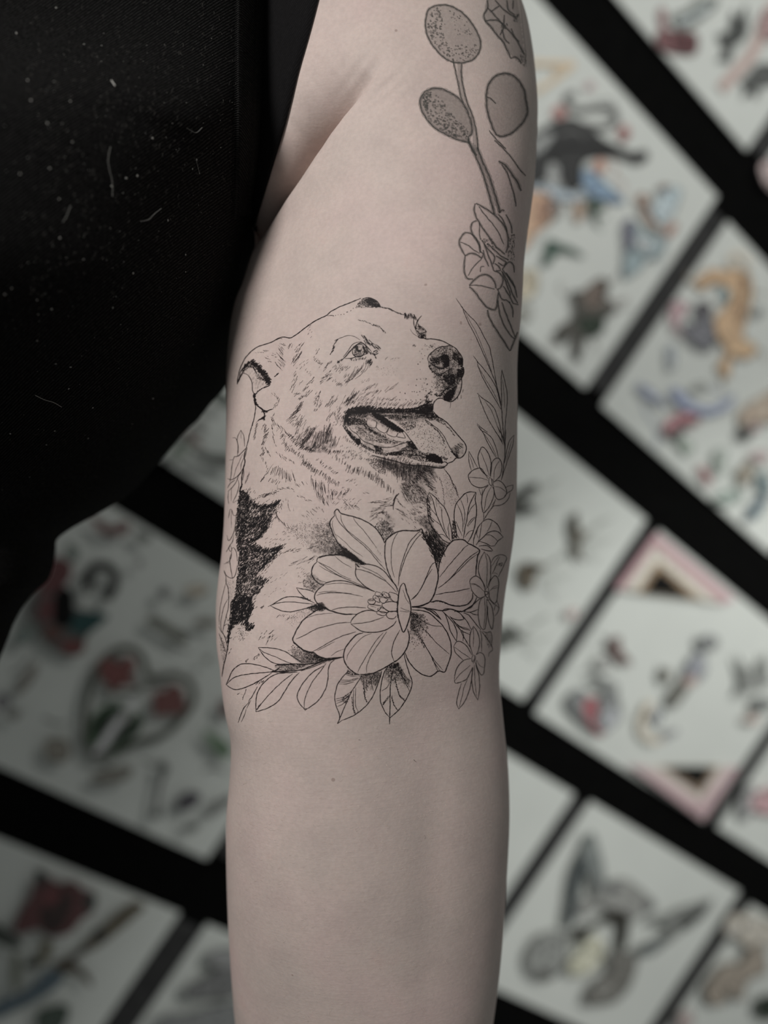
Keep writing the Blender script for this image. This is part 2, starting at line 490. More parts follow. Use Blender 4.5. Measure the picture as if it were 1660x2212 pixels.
def patch(name, rows_l, rows_r, vtop, vbot, tree, off, mat, parent, nx=14, step=8.0, edge=0.0006):
    """cloth strip draped on a surface between two image curves (left/right functions of v), with turned edges"""
    vsr = np.arange(vtop, vbot, step); P = []
    for v in vsr:
        l, r = float(rows_l(v)), float(rows_r(v))
        row = []
        for k in range(nx + 1):
            x = l + (r - l) * k / nx
            e = off * (0.35 if k in (0, nx) else 1.0)
            p, n_ = drape(tree, x, v, e)
            row.append(p)
        for k in range(nx + 1):
            if row[k] is None:
                nb = [q for q in row if q is not None]
                if nb:
                    j = min((abs(k - i), i) for i, q in enumerate(row) if q is not None)[1]
                    z = (row[j] - CAMV).dot(Vector((RW @ np.array([0, 0, 1.0])).tolist()))
                    row[k] = CAMV + px_dir(l + (r - l) * k / nx, v) * z
        if any(q is None for q in row): continue
        P.append(row)
    vv = [tuple(q) for row in P for q in row]
    return mk(name, vv, loft(len(P), nx + 1, closed=False), mat, parent, smooth=True)

# satin band of the bra at the armhole, draped on the skin
BRA_R = smooth_interp([(-300, 742), (0, 690), (80, 669), (157, 647), (215, 633), (269, 619), (320, 604), (362, 591), (430, 570), (490, 553), (530, 544)])
bra = patch('bra_band', lambda v: 528, BRA_R, -260, 512, BODY, 0.0016, SATIN, person, nx=22)
tag(bra, 'smooth black satin band under the top')
# the armhole hem of the top: a knit band with two rows of stitches
HEM_L = smooth_interp([(-300, 520), (0, 512), (150, 510), (300, 508), (450, 505), (560, 500), (640, 494)])
HEM_R = lambda v: float(TR(v)) - 2.5
hem = patch('armhole_band', HEM_L, HEM_R, -260, 470, SHIRT, 0.0011, HEM, shirt, nx=12, step=6.0)

# ------------------------------------------------------------------ tattoo drawing tools (ink laid on the skin surface)
CRT = {'A': (480, 620, 5.533), 'B': (720, 620, 5.533), 'C': (480, 900, 5.533), 'D': (720, 850, 5.533), 'E': (460, 1060, 5.533),
       'F': (690, 1070, 5.533), 'G': (470, 1290, 5.533), 'H': (720, 1290, 5.533), 'I': (890, 930, 6.64), 'J': (890, 1150, 6.64),
       'K': (890, 1310, 6.64), 'L': (900, 620, 6.504), 'M': (880, 0, 5.533), 'N': (930, 300, 6.504), 'O': (940, 550, 6.64),
       'P': (450, 920, 7.373), 'Q': (450, 1180, 5.53), '0': (0, 0, 1.0)}
INK_OFF = 0.00005

def nums(s): return [float(t) for t in s.split()]
def cpts(crop, s, table):
    ox, oy, k = table[crop]; q = nums(s)
    return [(ox + q[i] / k, oy + q[i + 1] / k) for i in range(0, len(q), 2)]

def catmull(P, closed=False, step=3.0):
    P = [np.array(p, float) for p in P]
    if len(P) < 3 and not closed:
        n_ = max(2, int(np.hypot(*(P[1] - P[0])) / step))
        return [P[0] + (P[1] - P[0]) * t for t in np.linspace(0, 1, n_ + 1)]
    out = []
    n_ = len(P); segs = n_ if closed else n_ - 1
    for i in range(segs):
        if closed:
            p0, p1, p2, p3 = P[(i - 1) % n_], P[i], P[(i + 1) % n_], P[(i + 2) % n_]
        else:
            p1, p2 = P[i], P[i + 1]
            p0 = P[i - 1] if i > 0 else 2 * p1 - p2
            p3 = P[i + 2] if i + 2 < n_ else 2 * p2 - p1
        L_ = np.hypot(*(p2 - p1)); k = max(2, int(L_ / step))
        for j in range(k):
            t = j / k
            out.append(0.5 * ((2 * p1) + (p2 - p0) * t + (2 * p0 - 5 * p1 + 4 * p2 - p3) * t * t + (3 * p1 - p0 - 3 * p2 + p3) * t ** 3))
    if not closed: out.append(P[-1])
    return out

def inside(poly, x, y):
    c = False; n_ = len(poly); j = n_ - 1
    for i in range(n_):
        xi, yi = poly[i]; xj, yj = poly[j]
        if (yi > y) != (yj > y) and x < (xj - xi) * (y - yi) / (yj - yi + 1e-12) + xi: c = not c
        j = i
    return c

class Ink:
    def __init__(s, name, crop, mat=None, parent=None):
        s.name, s.crop, s.mat, s.parent = name, crop, mat or INK, parent
        s.v = []; s.f = []
    def c(s, crop): s.crop = crop; return s
    def _ribbon(s, P, ws, tree=None):
        base = None; prev = None
        n_ = len(P)
        for i, p in enumerate(P):
            a = P[max(i - 1, 0)]; b = P[min(i + 1, n_ - 1)]
            t = b - a; t = t / (np.hypot(*t) + 1e-9); q = np.array([-t[1], t[0]]) * ws[i] / 2
            l, _ = drape(tree or BODY, p[0] + q[0], p[1] + q[1], INK_OFF)
            r, _ = drape(tree or BODY, p[0] - q[0], p[1] - q[1], INK_OFF)
            if l is None or r is None: prev = None; continue
            k = len(s.v); s.v += [tuple(l), tuple(r)]
            if prev is not None and (l - Vector(s.v[prev])).length < 0.004:
                s.f.append((prev, prev + 1, k + 1, k))
            prev = k
    def ln(s, w, *paths, taper=0.55, wob=0.28, closed=False):
        """hand-drawn line(s): w image px wide"""
        w = w * (0.75 if s.mat in (INK, INKF, INKS) else 1.0)
        for pts in paths:
            P = catmull(cpts(s.crop, pts, CRT), closed, 3.2)
            n_ = len(P); ph = random.random() * 9
            Q = []; ws = []
            for i, p in enumerate(P):
                t = i / max(1, n_ - 1); e = min(t, 1 - t) * n_ * 3.2
                k = taper + (1 - taper) * min(1, e / 12.0)
                ws.append(w * k * (1 + 0.13 * math.sin(i * 1.7 + ph) + 0.16 * (random.random() - 0.5)))
                Q.append(np.array(p) + np.array([math.sin(i * 0.9 + ph), math.cos(i * 1.13 + ph)]) * wob * 0.6 + (np.array([random.random(), random.random()]) - 0.5) * wob)
            s._ribbon(Q, ws)
        return s
    def hair(s, x, y, L_, ang, w, bend=0.0):
        a = math.radians(ang); d = np.array([math.cos(a), -math.sin(a)]); q = np.array([-d[1], d[0]])
        w = w * (0.57 if s.mat is INKF else 1.0)
        n_ = max(2, int(L_ / 5) + 1)
        P = [np.array([x, y]) + d * L_ * t + q * bend * L_ * (t - t * t) * 2 for t in np.linspace(0, 1, n_ + 1)]
        ws = [w * (1.15 - 0.85 * t) for t in np.linspace(0, 1, n_ + 1)]
        if random.random() < 0.5: ws = ws[::-1]
        s._ribbon(P, ws)
    def tuft(s, x0, y0, x1, y1, n, L_, ang, spread=30, w=1.7, dang=6, ang1=None, bend=0.1):
        """n short hairs scattered along the segment (crop units), length L_ crop units"""
        ox, oy, k = CRT[s.crop]
        for i in range(n):
            t = (i + random.random() * 0.9) / n
            px_, py_ = x0 + (x1 - x0) * t, y0 + (y1 - y0) * t
            dx, dy = x1 - x0, y1 - y0; l = math.hypot(dx, dy) + 1e-9
            j = (random.random() - 0.5) * 2 * spread
            px_ += -dy / l * j; py_ += dx / l * j
            a = ang + ((ang1 - ang) * t if ang1 is not None else 0) + random.gauss(0, dang)
            ll = L_ / k * random.uniform(0.55, 1.15)
            X, Y = ox + px_ / k, oy + py_ / k
            aa = math.radians(a)
            s.hair(X - math.cos(aa) * ll / 2, Y + math.sin(aa) * ll / 2, ll, a, w * random.uniform(0.7, 1.2), bend * random.uniform(-1, 1))
        return s
    def row(s, n, L_, ang, pts, w=1.7, ang1=None, jit=7, dang=5, bend=0.10):
        """hairs rooted along a curve"""
        ox, oy, k = CRT[s.crop]
        P = catmull(cpts(s.crop, pts, CRT), False, 1.5)
        for i in range(n):
            t = (i + random.random() * 0.8) / n; p = P[min(len(P) - 1, int(t * len(P)))]
            a = ang + ((ang1 - ang) * t if ang1 is not None else 0) + random.gauss(0, dang)
            ll = L_ / k * random.uniform(0.6, 1.15); aa = math.radians(a)
            X = p[0] + random.uniform(-jit, jit) / k; Y = p[1] + random.uniform(-jit, jit) / k
            s.hair(X - math.cos(aa) * ll / 2, Y + math.sin(aa) * ll / 2, ll, a, w * random.uniform(0.75, 1.2), bend * random.uniform(-1, 1))
        return s
    def dot(s, X, Y, r, sides=6):
        p, n_ = drape(BODY, X, Y, INK_OFF * 1.2)
        if p is None: return s
        R_ = r * (0.80 if s.mat in (INK, INKF, INKS) else 1.0) / F * (p - CAMV).length
        t1 = n_.orthogonal().normalized(); t2 = n_.cross(t1)
        a0 = random.random() * 6; st = random.uniform(0.8, 1.25)
        k = len(s.v)
        for i in range(sides):
            a = a0 + i * 2 * math.pi / sides
            s.v.append(tuple(p + t1 * (math.cos(a) * R_ * st) + t2 * (math.sin(a) * R_ / st)))
        s.f.append(tuple(range(k, k + sides)))
        return s
    def dots(s, r, pts):
        for x, y in cpts(s.crop, pts, CRT): s.dot(x, y, r * random.uniform(0.8, 1.2))
        return s
    def stip(s, n, r, pts, g=None, gp=1.0, smooth=False):
        """n dots inside a polygon; g = 'x0 y0 x1 y1' density falls from the first point to the second"""
        P = cpts(s.crop, pts, CRT)
        if smooth: P = [tuple(p) for p in catmull(P, True, 6.0)]
        xs = [p[0] for p in P]; ys = [p[1] for p in P]
        if g: (gx0, gy0), (gx1, gy1) = cpts(s.crop, g, CRT); gl = (gx1 - gx0) ** 2 + (gy1 - gy0) ** 2
        k = 0; tries = 0
        while k < n and tries < n * 30:
            tries += 1
            x, y = random.uniform(min(xs), max(xs)), random.uniform(min(ys), max(ys))
            if not inside(P, x, y): continue
            if g:
                t = ((x - gx0) * (gx1 - gx0) + (y - gy0) * (gy1 - gy0)) / gl
                t = min(1, max(0, t))
                if random.random() > (1 - t) ** gp: continue
            s.dot(x, y, r * random.uniform(0.65, 1.25)); k += 1
        return s
    def fur(s, n, L_, ang, pts, w=1.9, dang=14, shift=0.0):
        """hairs filling a polygon"""
        P = cpts(s.crop, pts, CRT); xs = [p[0] for p in P]; ys = [p[1] for p in P]; k = 0; tries = 0
        ox, oy, kk = CRT[s.crop]
        while k < n and tries < n * 20:
            tries += 1
            x, y = random.uniform(min(xs), max(xs)), random.uniform(min(ys), max(ys))
            if not inside(P, x, y): continue
            if shift: q = abs(random.gauss(0, shift)) / kk; x += q * 0.8; y -= q * 0.45
            a = random.gauss(ang, dang); ll = L_ / kk * random.uniform(0.5, 1.2); aa = math.radians(a)
            s.hair(x - math.cos(aa) * ll / 2, y + math.sin(aa) * ll / 2, ll, a, w * random.uniform(0.7, 1.2)); k += 1
        return s
    def wash(s, pts, smooth=True, step=3.0):
        """even ink fill of an outline, as small quads following the skin"""
        P = cpts(s.crop, pts, CRT)
        if smooth: P = [tuple(p) for p in catmull(P, True, 4.0)]
        ys = [p[1] for p in P]; y = min(ys) + 0.01
        while y < max(ys):
            y2 = min(y + step, max(ys)); ym = (y + y2) / 2
            xs = []
            n_ = len(P)
            for i in range(n_):
                (x1, y1), (x2, y2_) = P[i], P[(i + 1) % n_]
                if (y1 > ym) != (y2_ > ym): xs.append(x1 + (x2 - x1) * (ym - y1) / (y2_ - y1))
            xs.sort()
            for a, b in zip(xs[0::2], xs[1::2]):
                m_ = max(1, int((b - a) / 8)); prev = None
                for i in range(m_ + 1):
                    x = a + (b - a) * i / m_
                    l, _ = drape(BODY, x, y, INK_OFF * 0.6); r, _ = drape(BODY, x, y2, INK_OFF * 0.6)
                    if l is None or r is None: prev = None; continue
                    k = len(s.v); s.v += [tuple(l), tuple(r)]
                    if prev is not None: s.f.append((prev, prev + 1, k + 1, k))
                    prev = k
            y = y2
        return s
    def done(s, label=None, kind=None):
        if not s.f: return None
        o = mk(s.name, s.v, s.f, s.mat, s.parent)
        return tag(o, label, None, None, kind)

def tattoo(name, px_, py_, label):
    p, _ = drape(BODY, px_, py_, 0.0)
    return tag(empty(name, p, person), label)

# ------------------------------------------------------------------ dog portrait
DOG = tattoo('dog_portrait_tattoo', 750, 900, 'fine black line tattoo of a smiling dog looking right')

o = Ink('head_outline', 'A', INK, DOG)
o.ln(2.7, '180 1165 195 1060 215 985 250 900 300 820 380 745 450 705 550 675 620 645 680 610 740 598 820 608 900 560 985 495 1060 440 1150 385 1240 345 1300 295 1400 240 1500 200 1600 160 1660 135')
o.ln(1.9, '640 635 690 615 720 620', '1260 345 1310 338 1340 348')
o.c('B').ln(2.1, '575 240 620 255 670 255 720 285 790 315 850 330')
o.ln(2.8, '1060 600 1110 620 1170 620 1250 630 1330 655 1400 695 1460 730 1510 790 1545 850 1548 940', taper=0.8)
o.row(26, 24, 150, '580 243 660 258 740 295 830 328', 1.5)
o.dots(1.1, '0 345 30 340 60 332 95 330 130 325 165 300 175 298 210 285 215 280 240 255')
o.done()

o = Ink('ear', 'A', INK, DOG)
o.ln(4.4, '182 1165 210 1090 245 1030 262 985', taper=0.4).ln(2.4, '200 1110 225 1010 255 960')
o.ln(2.3, '255 1030 300 1045 340 1095 360 1150 365 1230 385 1290 390 1370 402 1450 385 1560 365 1660')
o.c('C').ln(2.3, '390 0 370 70 345 150 325 230 305 320 288 380').ln(3.2, '288 380 265 480 275 540 255 620 240 700 235 790 232 860')
o.ln(2.0, '300 370 282 460 268 500', '255 600 262 680 248 760')
o.c('A').row(70, 62, 38, '360 890 420 940 470 1000 520 1060 550 1120 560 1165', 1.8, 28, 16)
o.row(24, 40, -130, '400 930 450 990 500 1040 540 1100 550 1150', 1.7, None, 18)
o.fur(70, 40, 130, '300 900 360 875 430 930 500 1000 570 1070 575 1160 530 1140 480 1060 430 1000 370 950', 2.2, 25)
o.stip(140, 1.0, '340 880 430 930 500 1000 570 1060 580 1160 540 1150 480 1080 400 970')
o.stip(90, 1.0, '400 1000 460 1060 500 1120 420 1100', '480 1060 390 1060')
o.row(26, 40, -120, '250 985 290 935 340 890', 2.2, None, 14).row(18, 40, -60, '300 950 370 960 400 1010', 1.6)
o.stip(170, 1.0, '235 1010 270 960 330 895 380 890 350 950 300 980 260 1030')
o.row(16, 36, 40, '390 1290 440 1240 510 1200 555 1190', 1.9, 20).row(20, 34, 60, '385 1290 395 1360 410 1400', 2.6)
o.row(22, 44, -40, '400 1390 440 1425 490 1470 530 1490', 1.9).row(12, 50, 20, '500 1490 550 1480 595 1462', 1.9)
o.row(14, 40, -70, '490 1480 510 1540 500 1590', 2.1).row(10, 40, 30, '440 1590 480 1570 510 1550', 1.8)
o.tuft(640, 1060, 670, 1035, 3, 50, 45, 5, 2.4)
o.done()

o = Ink('folded_ear_tip', 'B', INK, DOG)
o.stip(560, 0.95, '290 200 360 135 430 125 500 150 550 200 575 243 520 247 440 242 350 250 260 248', '520 200 250 220', 0.55)
o.stip(300, 1.0, '380 150 450 130 520 170 570 240 500 240 420 210')
o.ln(2.2, '340 150 400 128 470 138 530 175 575 240')
o.done()

o = Ink('eye', 'B', INK, DOG)
o.ln(3.4, '105 875 150 830 200 770 260 710 330 665 380 690 430 740 460 775', taper=0.4).ln(1.8, '120 840 180 760 230 690 290 660 340 652')
o.ln(2.4, '140 855 220 850 290 832 360 815 420 790').ln(3.0, '235 740 232 790 262 825 305 836 350 820 376 780 378 735 350 690')
o.wash('262 712 285 700 300 712 300 738 318 752 340 738 342 762 318 780 288 772 268 748')
o.ln(3.0, '250 742 262 706 300 684 345 690')
o.stip(130, 0.8, '240 760 270 745 300 785 345 775 372 745 368 800 300 832 248 808').stip(50, 0.9, '350 690 375 720 376 770 355 740').stip(80, 1.0, '380 690 420 730 440 775 390 800 378 770')
o.ln(2.4, '385 700 400 740 432 772', '395 790 420 775 440 780').row(10, 26, -110, '50 900 105 872', 1.9)
o.ln(1.5, '15 640 100 605 180 580 250 590 320 632')
o.row(14, 60, 130, '340 590 400 620 380 660', 1.5, 110).row(26, 50, 120, '390 650 450 670 510 720 540 740', 1.6, 140, 22)
o.row(10, 34, 30, '490 770 520 760 525 800 500 815', 1.8).row(16, 26, -100, '210 868 290 862 390 850', 1.7).row(14, 30, -60, '440 790 490 800 510 850', 1.5)
o.row(22, 46, -100, '400 895 450 890 450 930', 1.5, -120, 16)
o.c('A').row(10, 50, 58, '1310 790 1340 700 1380 630', 1.6, 40)
o.c('B').row(12, 30, 160, '310 400 380 408 440 440 500 462', 1.5, 150).row(12, 40, 130, '500 460 560 480 615 540', 1.5)
o.done()

o = Ink('far_eye', 'B', INK, DOG)
o.ln(3.0, '1060 340 1025 380 1000 430 985 500 1010 535', taper=0.35).ln(2.6, '962 350 966 440 985 515').ln(2.6, '1010 530 1045 562 1080 545 1115 540', '1040 560 1020 600 1060 612 1112 610', '1085 560 1100 585 1110 608')
o.ln(2.0, '1115 540 1090 500 1060 475', '1010 430 1020 470 1050 500').ln(1.3, '920 500 950 550 1010 590')
o.row(26, 64, -85, '850 345 900 350 950 350 990 370', 1.4, -70, 12).stip(150, 0.9, '985 490 1020 440 1060 480 1110 540 1112 612 1020 610 1000 560')
o.stip(60, 1.0, '1050 570 1090 565 1080 605 1050 608').row(10, 26, 140, '1030 470 1070 500 1110 530', 1.6)
o.done()

o = Ink('nose', 'B', INK, DOG)
o.ln(2.8, '1400 695 1340 710 1280 715 1210 755 1160 800 1130 850 1140 890', taper=0.6).ln(1.8, '1140 890 1150 960 1190 1010 1260 1040', '1350 740 1345 790')
o.ln(3.2, '1548 940 1520 945 1555 960 1562 1010 1550 1060 1535 1092').ln(4.2, '1160 905 1210 940 1270 972 1335 972')
o.wash('1320 808 1372 822 1392 870 1385 930 1350 966 1312 958 1332 915 1300 880 1282 850')
o.stip(200, 1.1, '1300 790 1400 810 1410 900 1360 980 1290 970 1310 920 1270 860')
o.stip(760, 0.9, '1160 800 1280 715 1400 700 1510 790 1548 900 1540 960 1430 960 1400 1000 1300 1050 1190 1010 1140 900')
o.stip(160, 1.2, '1150 850 1280 830 1270 930 1180 900').stip(200, 1.15, '1500 840 1548 850 1548 935 1490 930').stip(170, 1.1, '1430 780 1510 800 1500 900 1420 860')
o.stip(1050, 0.95, '1200 1030 1300 1030 1420 960 1440 1060 1480 1020 1545 965 1560 1020 1530 1100 1480 1190 1430 1250 1360 1270 1300 1320 1240 1300 1200 1200', '1420 1110 1190 1180', 0.7)
o.stip(420, 1.1, '1320 1050 1440 1040 1460 1120 1450 1180 1370 1160 1300 1100').stip(260, 1.1, '1480 980 1555 965 1560 1020 1535 1080 1480 1080')
o.row(40, 24, 50, '1150 940 1180 1000 1240 1040 1300 1060', 1.4).row(40, 26, 45, '1220 1280 1280 1300 1320 1240 1400 1200', 1.6)
o.done()

o = Ink('lip', 'B', INK, DOG)
o.wash('1312 1312 1370 1252 1440 1212 1448 1262 1420 1330 1390 1364 1340 1350')
o.stip(240, 1.1, '1300 1320 1370 1245 1450 1200 1460 1260 1430 1330 1395 1370 1330 1355')
o.ln(2.8, '1535 1092 1537 1150 1530 1210 1500 1290 1450 1350 1395 1370 1340 1350 1300 1330 1260 1330 1220 1360 1197 1400 1190 1480', taper=0.8)
o.ln(1.6, '1480 1145 1472 1200 1440 1275 1418 1350').ln(1.4, '1405 1380 1398 1445', '1530 1290 1530 1335', '1490 1310 1488 1345', '1553 1220 1545 1260')
o.dots(1.55, '800 1260 860 1271 970 1250 1000 1258 1035 1250 1110 1240 1160 1225 992 1175 1125 1160 1045 1101 1110 1096 1000 1105 870 1345 930 1351 990 1350 1045 1345 795 1347 1015 921')
o.dots(1.1, '740 1335 700 1350 1040 985 1055 795 1095 820 1040 895 1070 858 1035 768 1065 742 945 1250 1070 1195 1180 1190 900 1170 1015 1290 1080 1225 620 1335 1140 1330 1100 1290')
o.stip(34, 0.95, '1060 680 1280 670 1260 720 1120 760').stip(44, 0.6, '480 940 770 940 760 1060 520 1070').stip(14, 0.8, '940 690 1010 690 1000 710 950 715').stip(22, 0.8, '1050 1080 1200 1060 1200 1250 1060 1240')
o.row(30, 26, 40, '1180 1260 1110 1310 1130 1350 1170 1380', 1.8, 60, 22)
o.done()

o = Ink('mouth', 'D', INK, DOG)
o.wash('150 250 220 200 330 180 470 190 620 205 750 205 900 208 1040 185 1130 130 1192 150 1186 212 1110 245 1000 240 900 228 790 235 660 225 560 232 470 225 360 245 300 250 220 250 160 330 145 370 128 350')
o.wash('470 225 560 250 660 315 790 402 850 452 805 462 735 440 655 395 585 345 500 285')
o.stip(2700, 1.0, '112 285 160 205 250 168 350 158 500 168 620 185 750 182 900 182 1040 155 1130 105 1198 125 1192 220 1100 268 950 262 800 250 650 238 560 250 660 310 790 400 850 455 800 475 730 452 650 405 580 352 500 295 420 262 380 292 340 284 250 292 180 345 150 405 118 388')
o.row(130, 58, 48, '150 215 250 175 350 165 480 172 600 190 720 190 850 195 960 185 1060 150 1140 100', 2.0, 40, 10)
o.stip(600, 0.95, '160 300 240 290 340 300 400 360 330 380 220 370 170 400', '150 330 420 380', 0.6)
o.ln(2.0, '190 400 230 450 290 490 350 560 440 600 500 622 600 642 700 640 760 620 850 592 930 570')
o.stip(520, 1.05, '112 380 160 400 220 470 300 560 390 625 480 670 590 700 680 720 640 745 520 720 400 670 300 600 220 530 150 450')
o.stip(280, 1.15, '140 430 190 450 260 540 330 600 300 620 210 530').stip(160, 1.1, '480 620 580 650 600 690 520 690').stip(150, 1.1, '270 540 320 540 330 590 290 590')
o.stip(420, 0.85, '230 320 380 300 420 400 560 500 760 560 880 570 760 600 600 600 420 560 280 460')
for yy, q in enumerate(('300 440 400 510 500 555 620 580 740 585', '330 420 430 490 540 540 660 560', '400 380 470 450 560 500 640 530')):
    o.row(26, 20, -75, q, 1.5)
o.ln(1.6, '700 560 780 575 870 590', '560 520 640 560 760 590').ln(2.2, '760 625 800 600 850 592')
o.stip(1250, 1.0, '640 720 760 690 860 640 890 570 940 565 980 620 1020 670 1080 710 1150 705 1220 722 1290 768 1312 822 1260 832 1150 822 1050 812 950 782 860 752 760 742 680 742', '1240 790 640 690', 0.45)
o.wash('1120 745 1180 722 1240 735 1290 775 1312 822 1250 830 1180 812 1130 790')
o.stip(300, 1.1, '1100 730 1220 718 1300 770 1316 830 1240 836 1130 800').stip(260, 1.05, '870 570 940 560 1010 660 960 670 900 620').stip(240, 1.05, '660 705 800 690 850 720 780 745 680 735')
for q in ('780 700 880 680 990 690', '900 740 1000 740 1100 760', '820 660 900 640 960 650'): o.ln(2.6, q)
o.ln(3.1, '460 738 540 757 640 785 750 810 850 845 960 862 1060 860 1150 870 1220 885 1290 890 1340 870 1366 836 1330 815 1290 840', taper=0.6)
o.row(14, 52, 62, '700 790 780 775 860 800 940 825', 1.4).row(8, 40, 70, '1000 850 1080 840 1200 850', 1.2)
o.done()

o = Ink('teeth', 'D', INK, DOG)
o.ln(2.0, '415 295 400 350 422 392 472 412 512 400 518 340 472 312', '525 345 515 400 560 450 622 472 662 422 668 392 600 362 545 335', '660 440 640 480 700 510 750 517 772 470', '780 470 760 515 800 522 862 532 840 480 822 462')
o.row(12, 24, -60, '380 300 372 360 400 410 460 440', 1.9).row(16, 26, -80, '420 420 520 470 600 500 640 500', 2.0).stip(130, 1.0, '350 320 400 300 400 380 520 460 600 520 480 480 380 420')
o.done()

o = Ink('tongue', 'D', INK, DOG)
o.ln(2.9, '1195 215 1260 280 1340 330 1400 390 1450 450 1510 520 1570 590 1592 650 1572 722 1520 770 1470 770 1430 810 1370 836', taper=0.8)
o.ln(2.1, '1100 310 1180 370 1270 440 1330 520 1370 600 1420 690 1470 762').ln(2.5, '820 420 880 490 930 560 980 622')
o.stip(620, 0.95, '560 250 800 258 1000 268 1190 228 1262 290 1180 300 1050 290 900 320 780 330 660 300', '900 240 900 340', 0.8)
o.stip(300, 1.0, '1100 260 1195 220 1330 330 1400 400 1340 400 1220 310 1150 330', '1180 230 1330 400', 0.7)
o.stip(330, 0.85, '700 300 1100 330 1270 450 1370 640 1420 780 1300 770 1200 710 1060 680 980 600 900 480 800 390')
o.stip(170, 0.95, '780 350 1000 340 980 420 880 450')
o.row(40, 22, -50, '1100 330 1180 390 1250 450 1310 540 1330 600', 1.5).row(12, 80, -42, '1450 690 1500 640 1540 600', 1.3, None, 12).row(16, 40, -40, '1420 690 1450 730 1490 760', 1.7).row(12, 30, 60, '1290 760 1360 790', 1.4)
o.row(12, 40, -45, '1330 360 1400 430 1450 500', 1.1).stip(50, 1.0, '1420 690 1480 700 1500 750 1460 755')
o.done()

o = Ink('face_fur', 'A', INKF, DOG)
T = o.tuft
T(700, 690, 770, 690, 5, 34, -20, 10); T(700, 720, 700, 850, 14, 70, -50, 28, 1.9); T(720, 850, 690, 980, 12, 90, -48, 34, 1.9)
T(400, 780, 560, 760, 7, 40, -15, 14); T(530, 820, 580, 900, 6, 36, -25, 22); T(600, 800, 660, 840, 5, 30, -20, 14)
T(830, 690, 800, 720, 5, 50, 50, 22); T(960, 660, 900, 760, 12, 50, 55, 34); T(930, 760, 860, 910, 18, 90, 58, 36, 1.9); T(1060, 440, 1040, 600, 9, 26, 40, 34, 1.3)
T(1150, 740, 1120, 800, 5, 36, 58, 14); T(1090, 840, 1190, 950, 10, 34, 50, 26); T(1210, 985, 1310, 890, 12, 46, 52, 18, 1.8); T(1120, 890, 1180, 930, 6, 26, 45, 18)
T(900, 980, 1030, 870, 9, 40, 48, 24, 1.2); T(890, 1030, 830, 1240, 14, 60, 58, 28, 1.8); T(990, 980, 1080, 1050, 8, 30, 40, 20, 1.1); T(920, 1170, 970, 1130, 5, 34, 45, 12, 1.2)
T(960, 1240, 1110, 1090, 14, 60, 48, 20); T(860, 1290, 930, 1270, 8, 34, 40, 14); T(920, 1350, 1060, 1240, 18, 50, 45, 24); T(1180, 1130, 1320, 1010, 18, 56, 40, 24, 1.8)
T(1330, 1110, 1440, 1170, 8, 36, 48, 18, 1.9); T(1250, 1110, 1310, 1080, 6, 50, 38, 12, 1.9); T(1480, 1140, 1600, 1030, 14, 70, 42, 26); T(1340, 970, 1500, 990, 10, 40, 50, 24); T(1460, 1090, 1620, 960, 12, 60, 55, 24, 1.5)
T(1160, 1250, 1110, 1380, 16, 50, 60, 30); T(950, 1380, 890, 1470, 14, 70, 50, 26, 1.9); T(930, 1450, 800, 1600, 16, 110, 42, 26, 1.9); T(960, 1540, 880, 1640, 12, 60, 50, 30, 1.6)
T(600, 1270, 690, 1350, 7, 40, -52, 18); T(690, 1330, 620, 1440, 8, 44, 60, 22); T(620, 1500, 600, 1600, 6, 30, 60, 16)
T(1350, 1310, 1260, 1430, 16, 84, 60, 40, 1.8); T(1110, 1420, 1200, 1380, 9, 44, 60, 26); T(1100, 1480, 1140, 1460, 4, 40, 58, 12); T(1310, 1480, 1260, 1600, 10, 60, 62, 24, 1.9); T(1400, 1440, 1380, 1560, 10, 40, 70, 24)
T(1490, 1390, 1620, 1280, 18, 110, 55, 30, 1.9)
o.c('B'); T(370, 1230, 530, 1160, 12, 64, 42, 20, 1.6); T(620, 1240, 770, 1160, 9, 60, 42, 16, 1.6); T(140, 1370, 260, 1270, 12, 110, 58, 34, 1.9); T(280, 1340, 560, 1240, 22, 60, 46, 40, 1.6)
T(330, 1140, 450, 1110, 6, 36, 40, 14, 1.3); T(620, 860, 640, 840, 3, 30, 50, 10, 1.2); T(690, 870, 800, 840, 6, 24, 40, 14, 1.2)
o.row(60, 64, 50, '100 1400 220 1370 340 1390 480 1390 620 1400 760 1410 880 1400 1000 1390 1080 1370', 1.8, 46, 16)
o.row(30, 40, 44, '380 1340 500 1340 650 1345 760 1330', 1.4, 44, 20)
o.row(20, 30, 55, '60 1440 90 1490 80 1560 70 1640', 1.5, 50, 26).row(26, 26, 50, '20 1500 50 1560 30 1640', 1.4, 50, 26)
T(160, 1130, 360, 960, 14, 90, 56, 26, 1.5)
for q in ('400 905 385 960 340 1040 260 1100', '370 900 350 960 310 1010 250 1060', '240 1095 190 1120 150 1140', '350 930 320 990 280 1030', '430 900 410 970 370 1020'): o.ln(1.5, q)
T(40, 1160, 110, 1160, 4, 44, 48, 14, 1.9); T(0, 960, 120, 1000, 12, 44, 50, 30); T(60, 930, 200, 960, 8, 40, 50, 20); T(0, 740, 20, 700, 3, 40, 55, 6)
o.done(kind='stuff')

